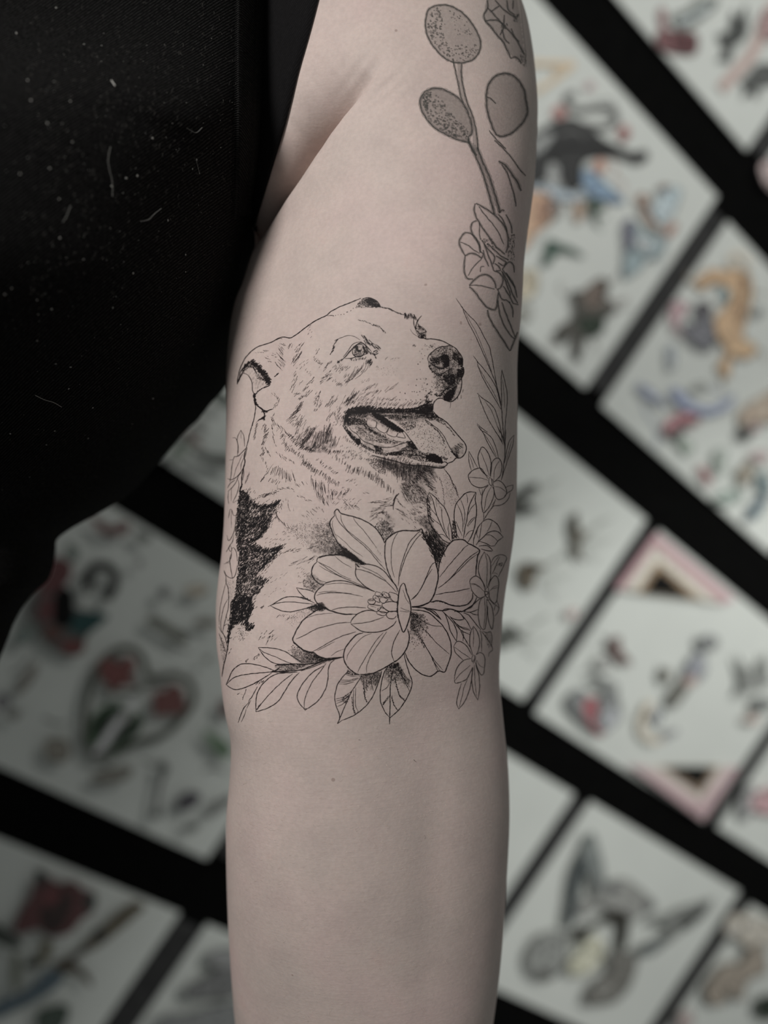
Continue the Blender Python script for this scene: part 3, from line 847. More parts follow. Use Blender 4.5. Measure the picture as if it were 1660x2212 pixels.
o = Ink('neck_fur', 'C', INKF, DOG)
T = o.tuft
o.fur(60, 70, 56, '800 60 1000 60 1100 130 1050 260 960 340 880 290 850 220 900 150', 1.5, 10)
o.row(34, 60, 45, '800 215 860 290 920 340 1000 380 1090 420', 2.0, 35).row(30, 180, 62, '960 330 1010 270 1060 210 1090 170', 1.5, 66, 24)
o.row(30, 200, 72, '1090 330 1150 270 1200 230 1260 220', 1.7, 80, 26).row(22, 150, 82, '1230 250 1280 240 1330 300 1370 320', 1.6, 70, 26)
o.row(40, 46, 50, '960 370 1050 390 1110 360 1180 370 1260 400 1290 430', 2.0, 55, 24).row(20, 90, 70, '1270 110 1290 180 1250 150', 1.5, 75, 30)
o.row(22, 44, 55, '420 80 400 180 385 270', 1.6, 60).row(34, 50, 55, '500 110 530 180 520 250 500 310', 1.7, 50, 22).row(10, 40, -70, '600 110 612 200 620 290 640 340', 2.2)
o.row(34, 44, -60, '590 20 640 90 700 130 760 190 830 240', 1.8, -50, 22).row(30, 44, 60, '680 190 740 260 770 330 830 390', 1.5, 60, 34).row(46, 40, 62, '760 370 840 410 920 450 990 530 1050 580', 1.7, 64, 20)
o.row(20, 34, 120, '660 440 740 490 860 560', 1.6, 120, 18).row(54, 62, 66, '960 540 1040 590 1100 650 1200 690 1280 760 1380 815', 2.0, 74, 16)
o.row(18, 40, 60, '1140 510 1230 580 1300 625 1390 680', 1.9, 20, 14).row(24, 44, 68, '1330 480 1430 530 1500 590 1600 640 1650 660', 2.1, 70, 18).row(34, 26, 60, '1290 420 1400 440 1500 480 1620 500', 1.6, 50, 34)
o.row(12, 40, 60, '480 370 500 440 460 460', 1.8).row(10, 34, 110, '520 380 570 460', 1.8).row(12, 30, 100, '460 470 520 560 540 640 520 700', 1.8, 60).row(8, 44, 60, '510 710 470 770', 1.8)
o.row(34, 120, 60, '590 640 650 660 720 670 790 720 850 710', 1.5, 110, 24).row(8, 60, 58, '560 760 620 770 680 790', 1.7).row(10, 50, 120, '860 740 900 820 950 800 1010 790', 1.6)
o.row(26, 120, 98, '1090 790 1140 850 1210 860 1250 900', 1.7, 92, 34).row(22, 90, 105, '1150 920 1200 980 1280 1000', 1.6, 105, 30).row(20, 60, 60, '1310 900 1400 920 1510 890', 1.8, 55, 26).row(8, 80, 88, '1310 900 1325 960', 1.8)
o.row(36, 32, 40, '450 960 540 930 640 890 720 860 800 850 860 890', 1.6, -40, 14).row(14, 34, 30, '500 960 560 920', 1.5)
T(900, 940, 1070, 1020, 12, 40, -40, 16); T(1440, 1010, 1620, 1120, 20, 46, -42, 36, 1.8); T(960, 1190, 1220, 1100, 14, 50, -52, 34, 1.9); T(1200, 1040, 1290, 1060, 5, 40, 110, 20)
T(1430, 860, 1560, 880, 8, 24, 50, 16); T(1480, 760, 1600, 760, 4, 40, 30, 12); T(760, 990, 840, 1130, 8, 40, 100, 30, 1.3); T(640, 780, 640, 960, 6, 40, 70, 40, 1.1)
o.ln(1.6, '650 1110 655 1180 700 1240 745 1290').row(14, 60, 105, '640 1140 660 1200 720 1270 800 1320', 1.6, 120)
o.row(10, 60, 62, '320 690 300 740 280 800', 1.5)
o.c('D')
T(0, 700, 100, 700, 8, 34, 60, 16); o.row(34, 34, 62, '120 510 210 580 310 640 420 720 520 765', 1.8, 50, 16).row(34, 30, 60, '0 690 90 690 200 715 320 760 440 780 500 800', 1.9, 60, 18).row(20, 24, 60, '100 620 180 660 260 700 340 730', 1.4, 50, 20)
o.row(52, 84, 66, '170 905 250 925 350 935 430 975 500 1015 560 1055 630 1110 720 1185', 2.0, 92, 16).row(20, 60, 70, '420 960 520 1000 580 1060', 1.6, 80, 30)
o.row(70, 150, 82, '560 820 660 850 760 880 860 910 960 920 1060 900', 1.5, 96, 26, 6).row(60, 90, 86, '560 790 700 830 860 870 1000 880 1160 900', 1.8, 95, 16, 6).row(40, 110, 88, '720 930 800 980 860 1000 940 990', 1.4, 95, 34, 6)
o.stip(1000, 0.85, '540 780 700 830 900 870 1200 890 1130 930 1060 970 1000 1020 900 1060 820 1040 720 960 620 870', '850 850 850 1090', 0.9)
o.stip(330, 0.85, '380 780 540 790 600 850 640 950 560 960 460 880').row(34, 40, 60, '500 800 560 830 620 900 640 960', 1.6, 80, 26)
o.row(60, 70, -55, '830 1110 900 1090 970 1050 1030 990 1085 935', 2.0, -45, 14, 7).row(46, 90, -36, '1000 1010 1060 960 1100 1010 1140 1080 1200 1150', 1.8, -36, 30, 6).row(40, 90, -40, '1060 920 1120 920 1180 960 1220 1020', 1.6, -50, 34, 6)
T(830, 1130, 980, 1300, 40, 70, -56, 60, 1.6); T(980, 1100, 1120, 1290, 40, 90, -42, 60, 1.7); o.stip(500, 0.85, '820 1120 1000 1080 1120 1200 1130 1330 1000 1300 880 1250')
o.row(26, 26, -58, '1270 990 1300 1090 1320 1200 1330 1340', 1.9).row(18, 30, -58, '1240 1180 1260 1280 1300 1380 1330 1360', 1.5, None, 26).stip(130, 0.8, '1300 950 1380 980 1460 1120 1490 1260 1420 1350 1350 1250')
o.ln(2.2, '1325 905 1380 965 1420 1050 1462 1120 1480 1190 1502 1252', wob=0.7).row(20, 36, -55, '1330 910 1390 980 1430 1070 1490 1200', 2.0)
o.ln(3.6, '792 1195 745 1240 722 1330 718 1390', taper=0.5).row(20, 50, 65, '720 1330 730 1260 770 1210', 2.0).row(12, 44, -48, '760 1250 800 1320 850 1360', 1.6)
T(450, 1320, 690, 1270, 14, 84, 12, 24, 1.7); T(450, 1420, 620, 1330, 16, 70, 18, 26, 1.6); T(600, 1330, 720, 1320, 16, 40, 25, 24, 1.7); T(450, 1490, 620, 1400, 20, 70, 30, 30, 1.7); T(780, 1380, 860, 1470, 12, 70, -38, 20, 1.7)
T(870, 1420, 1100, 1600, 60, 36, -48, 110, 1.7); T(560, 1480, 680, 1640, 26, 44, 60, 34, 1.6, 40); T(600, 1390, 660, 1500, 20, 40, 40, 24, 1.8, 30); T(0, 1240, 300, 1350, 34, 36, 40, 80, 1.5); T(350, 1190, 420, 1200, 4, 40, -20, 12); T(170, 1040, 300, 1080, 5, 40, 40, 20)
T(930, 1430, 1150, 1330, 26, 40, -30, 40, 1.7); T(1080, 1500, 1180, 1640, 26, 50, -46, 40, 1.7)
o.c('E'); T(560, 60, 760, 20, 20, 24, 30, 14); T(760, 300, 880, 120, 6, 40, 100, 30)
T(640, 640, 1050, 480, 50, 30, 36, 90, 1.3); T(820, 740, 1060, 700, 12, 60, 22, 20, 1.8); T(940, 880, 1200, 780, 12, 110, 22, 30, 1.5); T(1130, 690, 1280, 660, 8, 60, 14, 14, 1.4)
T(860, 420, 1120, 620, 34, 26, -50, 60, 1.3); T(1130, 860, 1210, 800, 6, 40, 40, 14, 1.9); T(640, 940, 800, 740, 9, 60, 58, 16, 1.6); T(600, 1130, 900, 980, 10, 34, 36, 40, 1.2); T(620, 1240, 900, 1150, 10, 30, 40, 50, 1.0)
o.stip(480, 0.75, '900 420 1150 330 1390 330 1420 480 1500 620 1600 730 1400 760 1250 800 1150 720 1000 600')
o.stip(700, 0.9, '1160 380 1400 380 1430 520 1520 660 1660 780 1660 760 1400 770 1290 700', '1520 640 1180 500', 0.9)
o.stip(420, 1.0, '1460 600 1560 660 1700 770 1760 830 1660 800 1560 760 1440 755', '1640 730 1440 720', 0.8)
o.stip(160, 0.85, '1090 1000 1190 960 1210 1040 1280 1110 1220 1190 1120 1120', '1220 1060 1090 1060').stip(130, 0.85, '1080 1050 1220 1110 1210 1210 1080 1150')
T(1000, 930, 1170, 1040, 16, 30, 40, 40, 1.3); T(1000, 1040, 1200, 1160, 16, 24, 40, 40, 1.3)
T(770, 1500, 860, 1480, 5, 44, 40, 10, 2.0); T(880, 1520, 1020, 1500, 8, 30, 40, 20); T(580, 1410, 605, 1385, 2, 40, 48, 3, 1.8); o.stip(150, 0.7, '880 1470 1200 1400 1080 1560 950 1620 860 1560')
o.done(kind='stuff')

o = Ink('dark_shoulder_fur', 'E', INKD, DOG)
big = '325 0 380 20 420 90 470 150 520 180 590 185 680 175 770 130 745 230 700 310 655 430 600 510 510 590 430 630 480 665 560 710 680 715 760 690 810 665 760 750 660 850 570 940 520 1010 560 1070 620 1080 560 1140 510 1210 460 1310 450 1360 470 1400 430 1470 400 1540 350 1560 300 1590 240 1640 200 1660 225 1500 235 1380 262 1250 282 1100 300 950 308 800 290 650 272 500 282 300 300 150'
o.fur(1750, 30, 52, big, 1.6, 13)
o.fur(2300, 34, 50, big, 1.1, 9, 56.0)
o.fur(420, 30, 60, '325 0 400 60 440 160 420 330 400 480 380 600 330 680 290 650 272 500 282 300 300 150', 1.8, 14)
o.fur(380, 30, 55, '290 660 420 660 430 800 400 950 370 1100 330 1250 300 1400 262 1480 235 1480 240 1360 270 1240 285 1100 302 950 310 800', 1.8, 14)
o.fur(200, 32, 50, '430 360 640 260 700 300 650 420 560 500 420 500', 1.8, 14)
o.row(60, 64, 55, '400 60 450 140 520 185 600 190 690 180 780 130', 2.1, 50, 16).row(60, 60, 46, '640 440 580 520 500 590 430 630', 1.8, 30, 20).row(60, 64, 40, '480 660 560 705 660 715 740 700 820 665', 2.0, 38, 22)
o.ln(2.6, '700 740 760 700 830 660', taper=0.4).ln(2.4, '720 200 760 150 792 122', taper=0.4)
o.row(60, 56, 42, '790 690 720 790 640 860 570 940', 1.8, 50, 26).row(50, 50, 48, '520 1020 590 1070 640 1080 570 1150 500 1230', 1.8, 50, 26).row(40, 46, 55, '450 1340 475 1400 440 1470 410 1540', 1.9, 60, 20)
o.row(30, 44, 60, '330 10 380 30 420 90', 1.8).row(20, 40, 68, '345 -60 330 -20 330 20', 2.0)
o.c('G').fur(560, 34, 58, '170 30 300 -20 410 0 405 100 400 160 350 250 300 290 230 320 180 330 150 400 120 420 150 250', 2.3, 16)
o.row(36, 60, 60, '300 300 340 290 370 330 420 340', 2.1, 50, 26).row(30, 40, 66, '340 370 380 390 430 350', 2.0).row(40, 44, 70, '170 350 150 420 135 480 125 540', 2.2, 75, 12).stip(90, 0.8, '180 380 300 330 420 420 300 520')
T = o.tuft; T(480, 470, 680, 430, 14, 44, 48, 40, 1.3); T(580, 520, 700, 480, 8, 60, 52, 30, 1.2); T(150, 520, 300, 480, 8, 20, 60, 30, 1.2); T(530, 120, 545, 112, 2, 44, 46, 3, 1.8)
T(340, 770, 360, 740, 3, 36, 60, 10); T(430, 740, 510, 690, 7, 32, 52, 20, 1.7); T(130, 680, 160, 620, 3, 40, 60, 10, 1.2); T(240, 1160, 260, 1150, 2, 30, 40, 4); T(450, 1040, 560, 1000, 8, 34, 50, 18, 1.9)
T(300, 1200, 350, 1120, 3, 90, 68, 10, 1.3)
o.ln(1.9, '250 1500 275 1420 320 1320 372 1262', '372 1262 385 1220 405 1205 450 1120 480 1070').ln(1.5, '285 1490 320 1420 345 1340', '350 1330 400 1230')
o.done(kind='stuff')

o = Ink('soft_shading', 'B', INKW, DOG)
S = o.stip
S(620, 2.4, '1160 800 1280 715 1400 700 1510 790 1548 900 1540 960 1430 960 1400 1000 1300 1050 1190 1010 1140 900')
S(700, 2.5, '1200 1030 1300 1030 1420 970 1545 965 1560 1020 1530 1100 1480 1200 1440 1290 1340 1330 1240 1300 1190 1180', '1430 1110 1190 1200', 0.8)
S(90, 2.2, '1440 1210 1535 1110 1530 1220 1450 1345 1400 1360', '1420 1300 1540 1150', 0.7)
S(90, 2.0, '240 700 330 665 440 750 430 790 300 832 220 800'); S(120, 2.2, '270 240 360 140 470 130 570 240', '500 190 260 230', 0.8)
S(60, 2.2, '980 520 1020 450 1110 540 1112 610 1000 600')
o.c('D')
S(900, 2.6, '120 300 250 200 500 200 900 200 1190 150 1190 230 1000 280 700 300 600 280 800 420 700 470 500 340 380 300 250 320 160 400')
S(620, 2.6, '160 300 380 300 560 470 760 560 900 590 1000 680 1200 740 1310 830 1000 800 700 740 420 660 220 500', '250 330 1000 760', 0.3)
S(330, 2.6, '650 260 1000 270 1190 240 1330 340 1180 350 1000 340 850 380', '950 240 1000 420', 0.9); S(150, 2.4, '1400 660 1480 620 1570 620 1560 720 1500 770', '1430 740 1560 620', 0.8)
S(260, 2.6, '480 740 760 810 1000 862 1330 870 1340 890 1200 890 960 866 700 800'); S(900, 2.8, '520 780 800 840 1200 890 1250 1000 1130 1080 1000 1060 860 1090 760 1010 620 880', '900 850 900 1120', 1.0)
S(420, 2.8, '780 1090 1000 1000 1180 1000 1250 1200 1200 1400 1000 1420 840 1280', '960 1090 1130 1400', 1.0); S(420, 2.8, '960 1480 1150 1440 1200 1600 1280 1700 1250 1760 1120 1640 1040 1560', '1230 1700 980 1460', 0.7); S(150, 2.6, '540 1640 620 1480 700 1440 760 1560 640 1660')
o.c('C'); S(420, 2.8, '860 120 1060 120 1280 200 1380 330 1260 430 1080 420 930 350', '1150 380 1050 100', 1.2)
o.c('A'); S(220, 2.4, '250 1000 340 890 430 930 560 1060 570 1170 480 1180 400 1220 370 1150 320 1050', '500 1050 260 1050', 0.5)
o.c('E'); S(900, 2.8, '325 20 450 150 600 190 760 160 690 320 600 510 430 640 560 710 800 670 660 850 520 1020 620 1080 510 1210 460 1380 400 1540 220 1640 235 1380 290 1050 305 800 275 500 300 150')
S(600, 2.9, '1000 420 1400 380 1440 560 1660 760 1400 770 1200 740', '1560 700 1000 480', 0.9); S(160, 2.8, '1090 1000 1210 1000 1330 1120 1230 1200 1080 1120', '1250 1110 1080 1040', 0.8)
o.c('G'); S(420, 2.8, '860 600 1050 650 1290 735 1420 740 1250 790 1060 810 940 760', '1250 750 860 640', 0.7); S(180, 2.6, '690 815 1000 800 1120 820 900 875 700 885'); S(160, 2.6, '1060 130 1250 60 1310 130 1140 180', '1280 100 1060 150', 0.8)
o.c('H'); S(300, 2.8, '930 170 1090 210 1130 380 1000 470 910 420', '930 240 1120 420', 0.8); S(320, 2.6, '300 930 580 890 520 1080 400 1130 330 1010', '450 890 400 1150', 0.8); S(320, 2.6, '640 840 780 790 930 1000 900 1100 700 1040 600 980', '740 820 760 1100', 0.7)
o.c('F'); S(260, 2.8, '230 590 420 720 560 815 430 800 260 720', '430 760 230 640', 0.7); S(300, 2.8, '1250 450 1400 480 1540 560 1450 720 1420 850 1370 720', '1420 780 1300 460', 0.6)
o.done('soft grey shading of the portrait', 'stuff')

# ------------------------------------------------------------------ the large open flower
FLO = tattoo('flower_tattoo', 830, 1300, 'large line tattoo flower in front of the dog')
def petal(name, *steps, parent=FLO, mat=None, label=None):
    o = Ink(name, 'F', mat or INK, parent)
    for s_ in steps:
        if s_[0] == 'stip': o.c(s_[1]).stip(*s_[2:])
        elif s_[0] == 'row': o.c(s_[1]).row(*s_[2:])
        else:
            o.c(s_[0])
            for w, *paths in s_[1]: o.ln(w, *paths)
    return o.done(label)

petal('petal', ('F', [(3.3, '185 240 140 290 125 340 145 400 180 490 240 590 330 660 420 720 500 790 555 815', '185 240 180 200 210 165 235 180 260 215 330 235 410 255 500 285 590 330 660 380 720 450 760 520 782 572'),
    (2.0, '195 200 200 250 230 310 300 390 400 490 520 590 620 690 700 790 790 890'), (1.6, '255 230 270 310 330 410 450 510 560 600 650 700 740 800', '410 260 430 310 530 420 600 510 680 620'), (1.3, '190 460 300 550 400 650 520 730', '165 300 155 350 175 430 215 520')]),
    ('row', 'F', 12, 6, 45, '680 620 710 670 740 715', 1.5), ('stip', 'F', 500, 1.0, '230 580 330 655 500 785 560 815 440 800 380 765 290 725 200 710 250 660', '450 770 230 660', 0.6), ('row', 'F', 90, 60, -42, '300 680 380 730 460 780 520 810', 1.8, -36, 14),
    ('stip', 'F', 330, 0.95, '660 370 720 300 800 280 830 330 900 440 800 520 770 540 720 440', '770 500 760 290', 0.6))
petal('petal', ('F', [(3.5, '780 572 800 530 870 470 950 430 1040 420 1150 425 1200 412 1222 398 1240 440 1280 530 1330 620 1370 720 1390 800 1415 900 1422 980 1400 1090 1370 1190 1320 1270 1240 1310 1150 1330 1105 1325'),
    (3.0, '800 530 785 620 785 730 800 830 830 930 880 1030 920 1090 940 1150'), (1.6, '950 430 900 510 865 620 860 760 870 880 900 980'), (2.0, '1210 420 1150 480 1080 560 1030 680 990 800 960 920 945 1080', '1235 450 1160 520 1100 610 1050 700 1000 830 960 970', '1390 800 1350 820 1310 900 1260 1020 1200 1140 1140 1210 1095 1250'),
    (1.6, '1350 880 1290 970 1240 1070 1180 1170 1120 1240')]),
    ('stip', 'F', 420, 1.0, '1240 440 1300 460 1420 480 1490 540 1560 560 1500 640 1450 720 1430 850 1410 860 1370 720 1320 590', '1420 780 1280 450', 0.5), ('row', 'F', 110, 70, -52, '1260 470 1330 560 1370 660 1420 760', 1.7, -58, 40), ('row', 'F', 110, 56, -50, '1330 460 1400 560 1440 620 1450 700', 1.7, -52, 50))
petal('petal', ('F', [(2.7, '430 815 440 870 430 930 460 1000 540 1080 620 1130 670 1150', '430 815 500 825 600 825 700 855 780 910 850 1000 900 1060 940 1120'), (2.0, '430 880 520 895 620 930 720 985 800 1030 870 1100 930 1160'), (1.4, '470 835 600 890 700 940 800 1020')]), ('row', 'F', 8, 30, -50, '445 830 470 850', 1.6))
petal('petal', ('E', [(3.2, '1245 850 1250 810 1320 780 1430 770 1560 770 1655 798', '1245 850 1200 900 1180 980 1200 1040 1270 1110 1330 1125'), (1.9, '1250 845 1330 900 1430 970 1560 1040 1655 1082'), (1.5, '1260 850 1400 920 1540 1010 1655 1060', '1460 780 1540 850 1660 920', '1200 1030 1300 1080 1380 1100')]),
    ('F', [(3.0, '0 750 80 720 180 710 290 720 380 760 440 800'), (1.5, '0 840 100 900 250 970 400 1030 560 1100')]))
petal('petal', ('E', [(3.1, '1330 1125 1260 1180 1220 1240 1225 1310 1280 1370 1370 1420 1470 1455 1560 1475 1660 1480'), (1.7, '1240 1250 1330 1225 1450 1215 1560 1220 1660 1230'), (1.4, '1260 1220 1350 1205 1480 1200')]),
    ('F', [(2.7, '40 1075 100 1040 220 1018 340 1030 450 1070 560 1110 660 1150'), (1.5, '30 1175 130 1165 300 1170 430 1190 520 1210', '60 1070 200 1050 330 1055 450 1080 560 1125'), (2.1, '150 1370 250 1345 400 1335 560 1345'), (2.6, '0 1290 60 1340 150 1380 280 1415 450 1420')]))
petal('petal', ('G', [(3.3, '1300 130 1200 150 1120 200 1030 270 960 370 920 450 900 510 950 570 1050 640 1150 660 1200 700 1290 730 1400 725 1500 715'), (2.0, '940 500 1050 450 1180 380 1320 340 1450 310 1590 300', '1140 650 1250 590 1370 520 1500 460 1600 430 1655 412'), (1.4, '1060 250 1180 210 1300 195 1380 190', '1360 700 1430 650 1510 620', '1190 640 1270 600 1400 530')]),
    ('row', 'G', 40, 30, -40, '910 540 990 610 1070 650 1150 670', 1.8), ('stip', 'G', 620, 0.9, '900 560 1050 650 1290 730 1410 740 1270 772 1100 800 1000 790 850 690 820 600', '1200 740 850 630', 0.7), ('stip', 'G', 300, 1.0, '1150 670 1290 735 1420 730 1380 750 1250 770 1150 740'),
    ('stip', 'G', 200, 0.95, '1130 90 1250 60 1310 130 1180 145 1060 150', '1260 100 1060 140', 0.7))
petal('petal', ('H', [(3.3, '360 425 280 450 200 530 140 620 125 700 140 780 200 860 290 920 400 920 500 900 620 840 700 790 780 740 850 660 890 580 910 480 890 375'), (1.4, '460 430 350 480 250 580 180 680 160 750'), (1.6, '600 420 520 510 460 600 400 700 330 820 290 900', '640 410 560 530 500 620 440 720 400 830 400 900'), (2.1, '800 390 750 480 710 580 700 680 730 770')]))
petal('petal', ('H', [(2.8, '210 312 222 270 290 200 370 165 440 155 520 175', '210 318 280 370 350 410 460 420 560 410 650 380 720 330 755 282'), (1.9, '215 318 330 310 450 290 540 260 610 235')]))
petal('petal', ('H', [(3.0, '860 660 880 720 920 790 980 860 1060 920 1150 945 1210 920 1260 880 1330 895 1360 830 1400 720 1412 620 1400 520 1360 420 1300 330 1230 260 1150 190 1060 160 940 150'), (2.0, '1020 450 1100 580 1170 700 1250 880'), (1.7, '1110 600 1200 740 1310 870', '1180 740 1280 880', '1100 390 1230 540 1390 680', '960 200 1080 290 1180 335 1300 350')]),
    ('stip', 'H', 300, 0.95, '930 170 1080 200 1150 300 1120 450 1050 560 950 640 930 760 1040 830 900 640 920 400', '930 250 1000 700', 0.8), ('stip', 'H', 330, 0.95, '930 180 1060 220 1060 380 1000 430 920 380', '920 260 1080 340', 0.8), ('stip', 'H', 120, 1.0, '930 280 1060 480 1120 610 1080 600 960 400'), ('row', 'H', 40, 12, -50, '960 230 1050 340 1120 420 1180 480', 1.4))
petal('petal', ('J', [(3.3, '385 560 390 470 420 370 470 270 540 160 610 110 700 100 760 115 810 160 870 185 930 220 970 255 965 290 940 350 930 450 920 540 915 620', '870 870 870 940 810 1020 730 1050 620 1055 540 1035 460 1000 370 980 270 1000'), (2.0, '340 895 480 865 600 850 720 825 830 800'), (1.7, '810 180 760 210 700 280 610 380 500 510 400 640', '940 310 830 390 730 490 620 600 540 670 480 730'), (2.0, '960 265 860 330 760 420 660 530 560 650 460 740 375 800')]),
    ('row', 'J', 30, 30, -20, '280 1000 400 985 520 1030 620 1055', 1.6))
st = Ink('stamen', 'F', INK, FLO)
st.ln(2.1, '600 1240 580 1265 600 1295 650 1300 672 1270 650 1240 600 1240', '590 1305 580 1340 640 1370 690 1390 742 1330 680 1310 590 1305', '660 1190 640 1220 670 1260 720 1280 722 1240 690 1205', '680 1150 668 1190 730 1212 762 1190 722 1160 680 1150',
    '760 1150 750 1190 800 1222 852 1212 822 1170 760 1150', '840 1155 830 1190 880 1262 932 1272 942 1200 900 1170 840 1155', '730 1225 715 1255 770 1292 802 1262 822 1242 770 1220 730 1225', '710 1345 695 1370 760 1402 832 1392 770 1350 720 1340', '690 1395 690 1415 760 1437 802 1422 792 1395 712 1385')
st.ln(2.6, '760 1290 750 1320 800 1370 860 1390 920 1380', '760 1290 850 1268 925 1280', '820 1395 800 1430 830 1470 890 1472 922 1442', '820 1395 870 1383 928 1390')
st.ln(1.5, '600 1260 640 1255', '610 1320 680 1340', '660 1225 700 1240', '770 1170 830 1230 880 1270').row(20, 14, 20, '590 1250 650 1250 700 1200 780 1180', 1.5)
st.done()
petal('pistil', ('F', [(3.3, '1000 1050 970 1090 950 1180 940 1280 935 1380 950 1480 980 1580 1005 1635 1040 1580 1070 1490 1095 1380 1085 1270 1050 1170 1020 1060 1000 1050'), (1.4, '970 1340 1030 1370 1080 1375', '960 1380 1020 1390 1090 1390', '1000 1130 1040 1240 1080 1300')]), ('row', 'F', 30, 12, 10, '935 1280 932 1380 945 1460', 1.6))

# ------------------------------------------------------------------ leaves round the flower
def leafset(name, x, y, label, *leaves):
    root = tattoo(name, x, y, label)
    for lf in leaves: petal('leaf', *lf, parent=root)
    return root
leafset('leaf_sprig_tattoo', 600, 1440, 'leafy branch tattoo at the left of the flower',
    [('E', [(2.5, '690 1375 760 1330 850 1280 940 1265 1040 1275 1150 1310 1220 1345', '690 1375 780 1420 870 1445 950 1445 1060 1420 1180 1390 1240 1370'), (2.0, '660 1385 720 1360 820 1335 950 1330 1100 1345 1200 1355')]), ('stip', 'E', 260, 0.95, '1130 1410 1260 1350 1390 1410 1300 1440 1180 1440', '1300 1390 1130 1420', 0.6), ('row', 'E', 30, 40, 20, '1140 1400 1220 1380 1300 1400', 1.6)],
    [('E', [(2.5, '1000 1160 1080 1175 1160 1190 1215 1215', '1000 1160 1050 1230 1120 1290 1210 1340')]), ('row', 'E', 12, 30, 20, '1050 1270 1110 1290 1150 1310', 1.5)],
    [('G', [(2.5, '490 600 620 605 740 625 830 660 900 710 980 760 1030 785', '490 600 540 680 610 750 700 795 800 800 920 795 1060 800'), (2.0, '505 615 560 660 700 715 820 770 900 795')])],
    [('G', [(2.6, '105 1045 130 990 180 880 260 810 350 793 480 810 600 845 700 885', '105 1045 190 1100 280 1095 400 1050 530 980 650 905'), (2.4, '105 1045 200 960 330 925 500 905 700 890 900 880')])],
    [('G', [(3.6, '650 895 760 888 880 880 1000 868 1130 820 1270 760 1380 742 1505 715'), (2.8, '690 890 840 900 950 895', '900 795 1060 802 1200 780 1300 750'), (2.2, '1000 880 1150 830 1290 770')]), ('stip', 'G', 260, 0.9, '690 810 920 800 1060 805 1000 850 850 875 720 885', '950 850 690 830', 0.6), ('row', 'G', 30, 30, 10, '700 810 800 808 900 800', 1.8), ('row', 'G', 24, 30, 40, '650 890 700 870 740 850', 1.6)],
    [('G', [(2.6, '460 1370 465 1200 510 1080 600 980 700 920 800 905 960 895', '460 1370 600 1325 720 1250 790 1150 850 1050 920 960 980 900'), (2.1, '470 1350 560 1230 680 1100 800 990 900 915')]), ('row', 'G', 14, 20, 60, '470 1340 490 1310 520 1280', 1.2)],
    [('G', [(2.6, '1050 1350 970 1250 955 1170 990 1080 1060 980 1150 890 1270 820', '1050 1350 1200 1240 1290 1100 1320 980 1325 870 1350 790 1400 750'), (2.1, '1035 1330 1050 1200 1130 1020 1220 900 1300 790')]), ('stip', 'G', 20, 1.1, '1030 1325 1070 1330 1055 1355 1040 1350')])
leafset('shaded_leaf_tattoo', 800, 1490, 'two veined leaves tattooed below the flower',
    [('H', [(2.5, '50 1510 80 1430 30 1280 20 1180 50 1050 100 970 180 880', '100 1475 250 1410 380 1310 470 1190 530 1050 570 930 580 880', '50 1510 100 1475'), (2.3, '50 1510 100 1400 150 1280 220 1130 290 1020 340 940'),
        (1.7, '80 990 200 990 300 960', '75 1015 200 1005 310 970', '70 1035 160 1035 250 1010', '30 1215 120 1195 210 1130', '35 1240 130 1215 200 1160', '40 1270 110 1240 180 1190', '50 1305 110 1280 160 1230', '160 900 220 930 290 925', '150 920 220 945 300 940'),
        (1.6, '270 1080 265 1200 270 1300 300 1370', '245 1110 240 1250 250 1390', '360 960 370 1100 380 1200 400 1250', '400 950 395 1080 400 1110', '450 930 460 1040 480 1120', '490 910 510 1020', '530 900 520 1000')]),
        ('stip', 'H', 330, 0.9, '300 930 580 890 530 1050 430 1060 370 1200 340 1000', '440 900 380 1150', 0.7), ('stip', 'H', 70, 0.95, '175 865 285 925 150 920'), ('stip', 'H', 90, 0.8, '100 1200 220 1120 180 1260 130 1280'), ('row', 'H', 30, 16, -80, '230 1200 235 1300 260 1380 300 1370', 1.4), ('row', 'H', 30, 14, -80, '365 1080 380 1200 400 1250', 1.6)],
    [('H', [(2.7, '675 1520 675 1440 680 1300 680 1150 690 1000 720 850'), (2.5, '675 1440 620 1370 570 1260 562 1150 575 1030 610 900 660 820', '680 1440 780 1350 860 1240 920 1120 943 1015 900 880 860 740 850 670'), (1.7, '680 1170 640 1230 600 1280', '660 1180 620 1240 590 1262', '580 1120 640 1080 680 1010', '740 980 770 1110 800 1190 860 1240', '700 1200 730 1290 770 1350', '760 800 820 930 880 1020 920 1080', '780 830 860 960 930 1000', '780 870 850 990 915 1130', '800 830 870 950 935 1010')]),
        ('stip', 'H', 420, 0.95, '640 840 780 790 860 970 930 1000 900 1090 800 1000 700 1000 610 960', '760 840 740 1060', 0.7), ('row', 'H', 40, 14, -55, '735 960 760 1080 800 1180 860 1240', 1.7), ('row', 'H', 26, 14, -70, '700 1180 720 1270 770 1355', 1.5), ('row', 'H', 24, 60, -80, '680 830 720 820 780 800', 1.5), ('row', 'H', 8, 20, 40, '595 1280 615 1255', 1.6)])
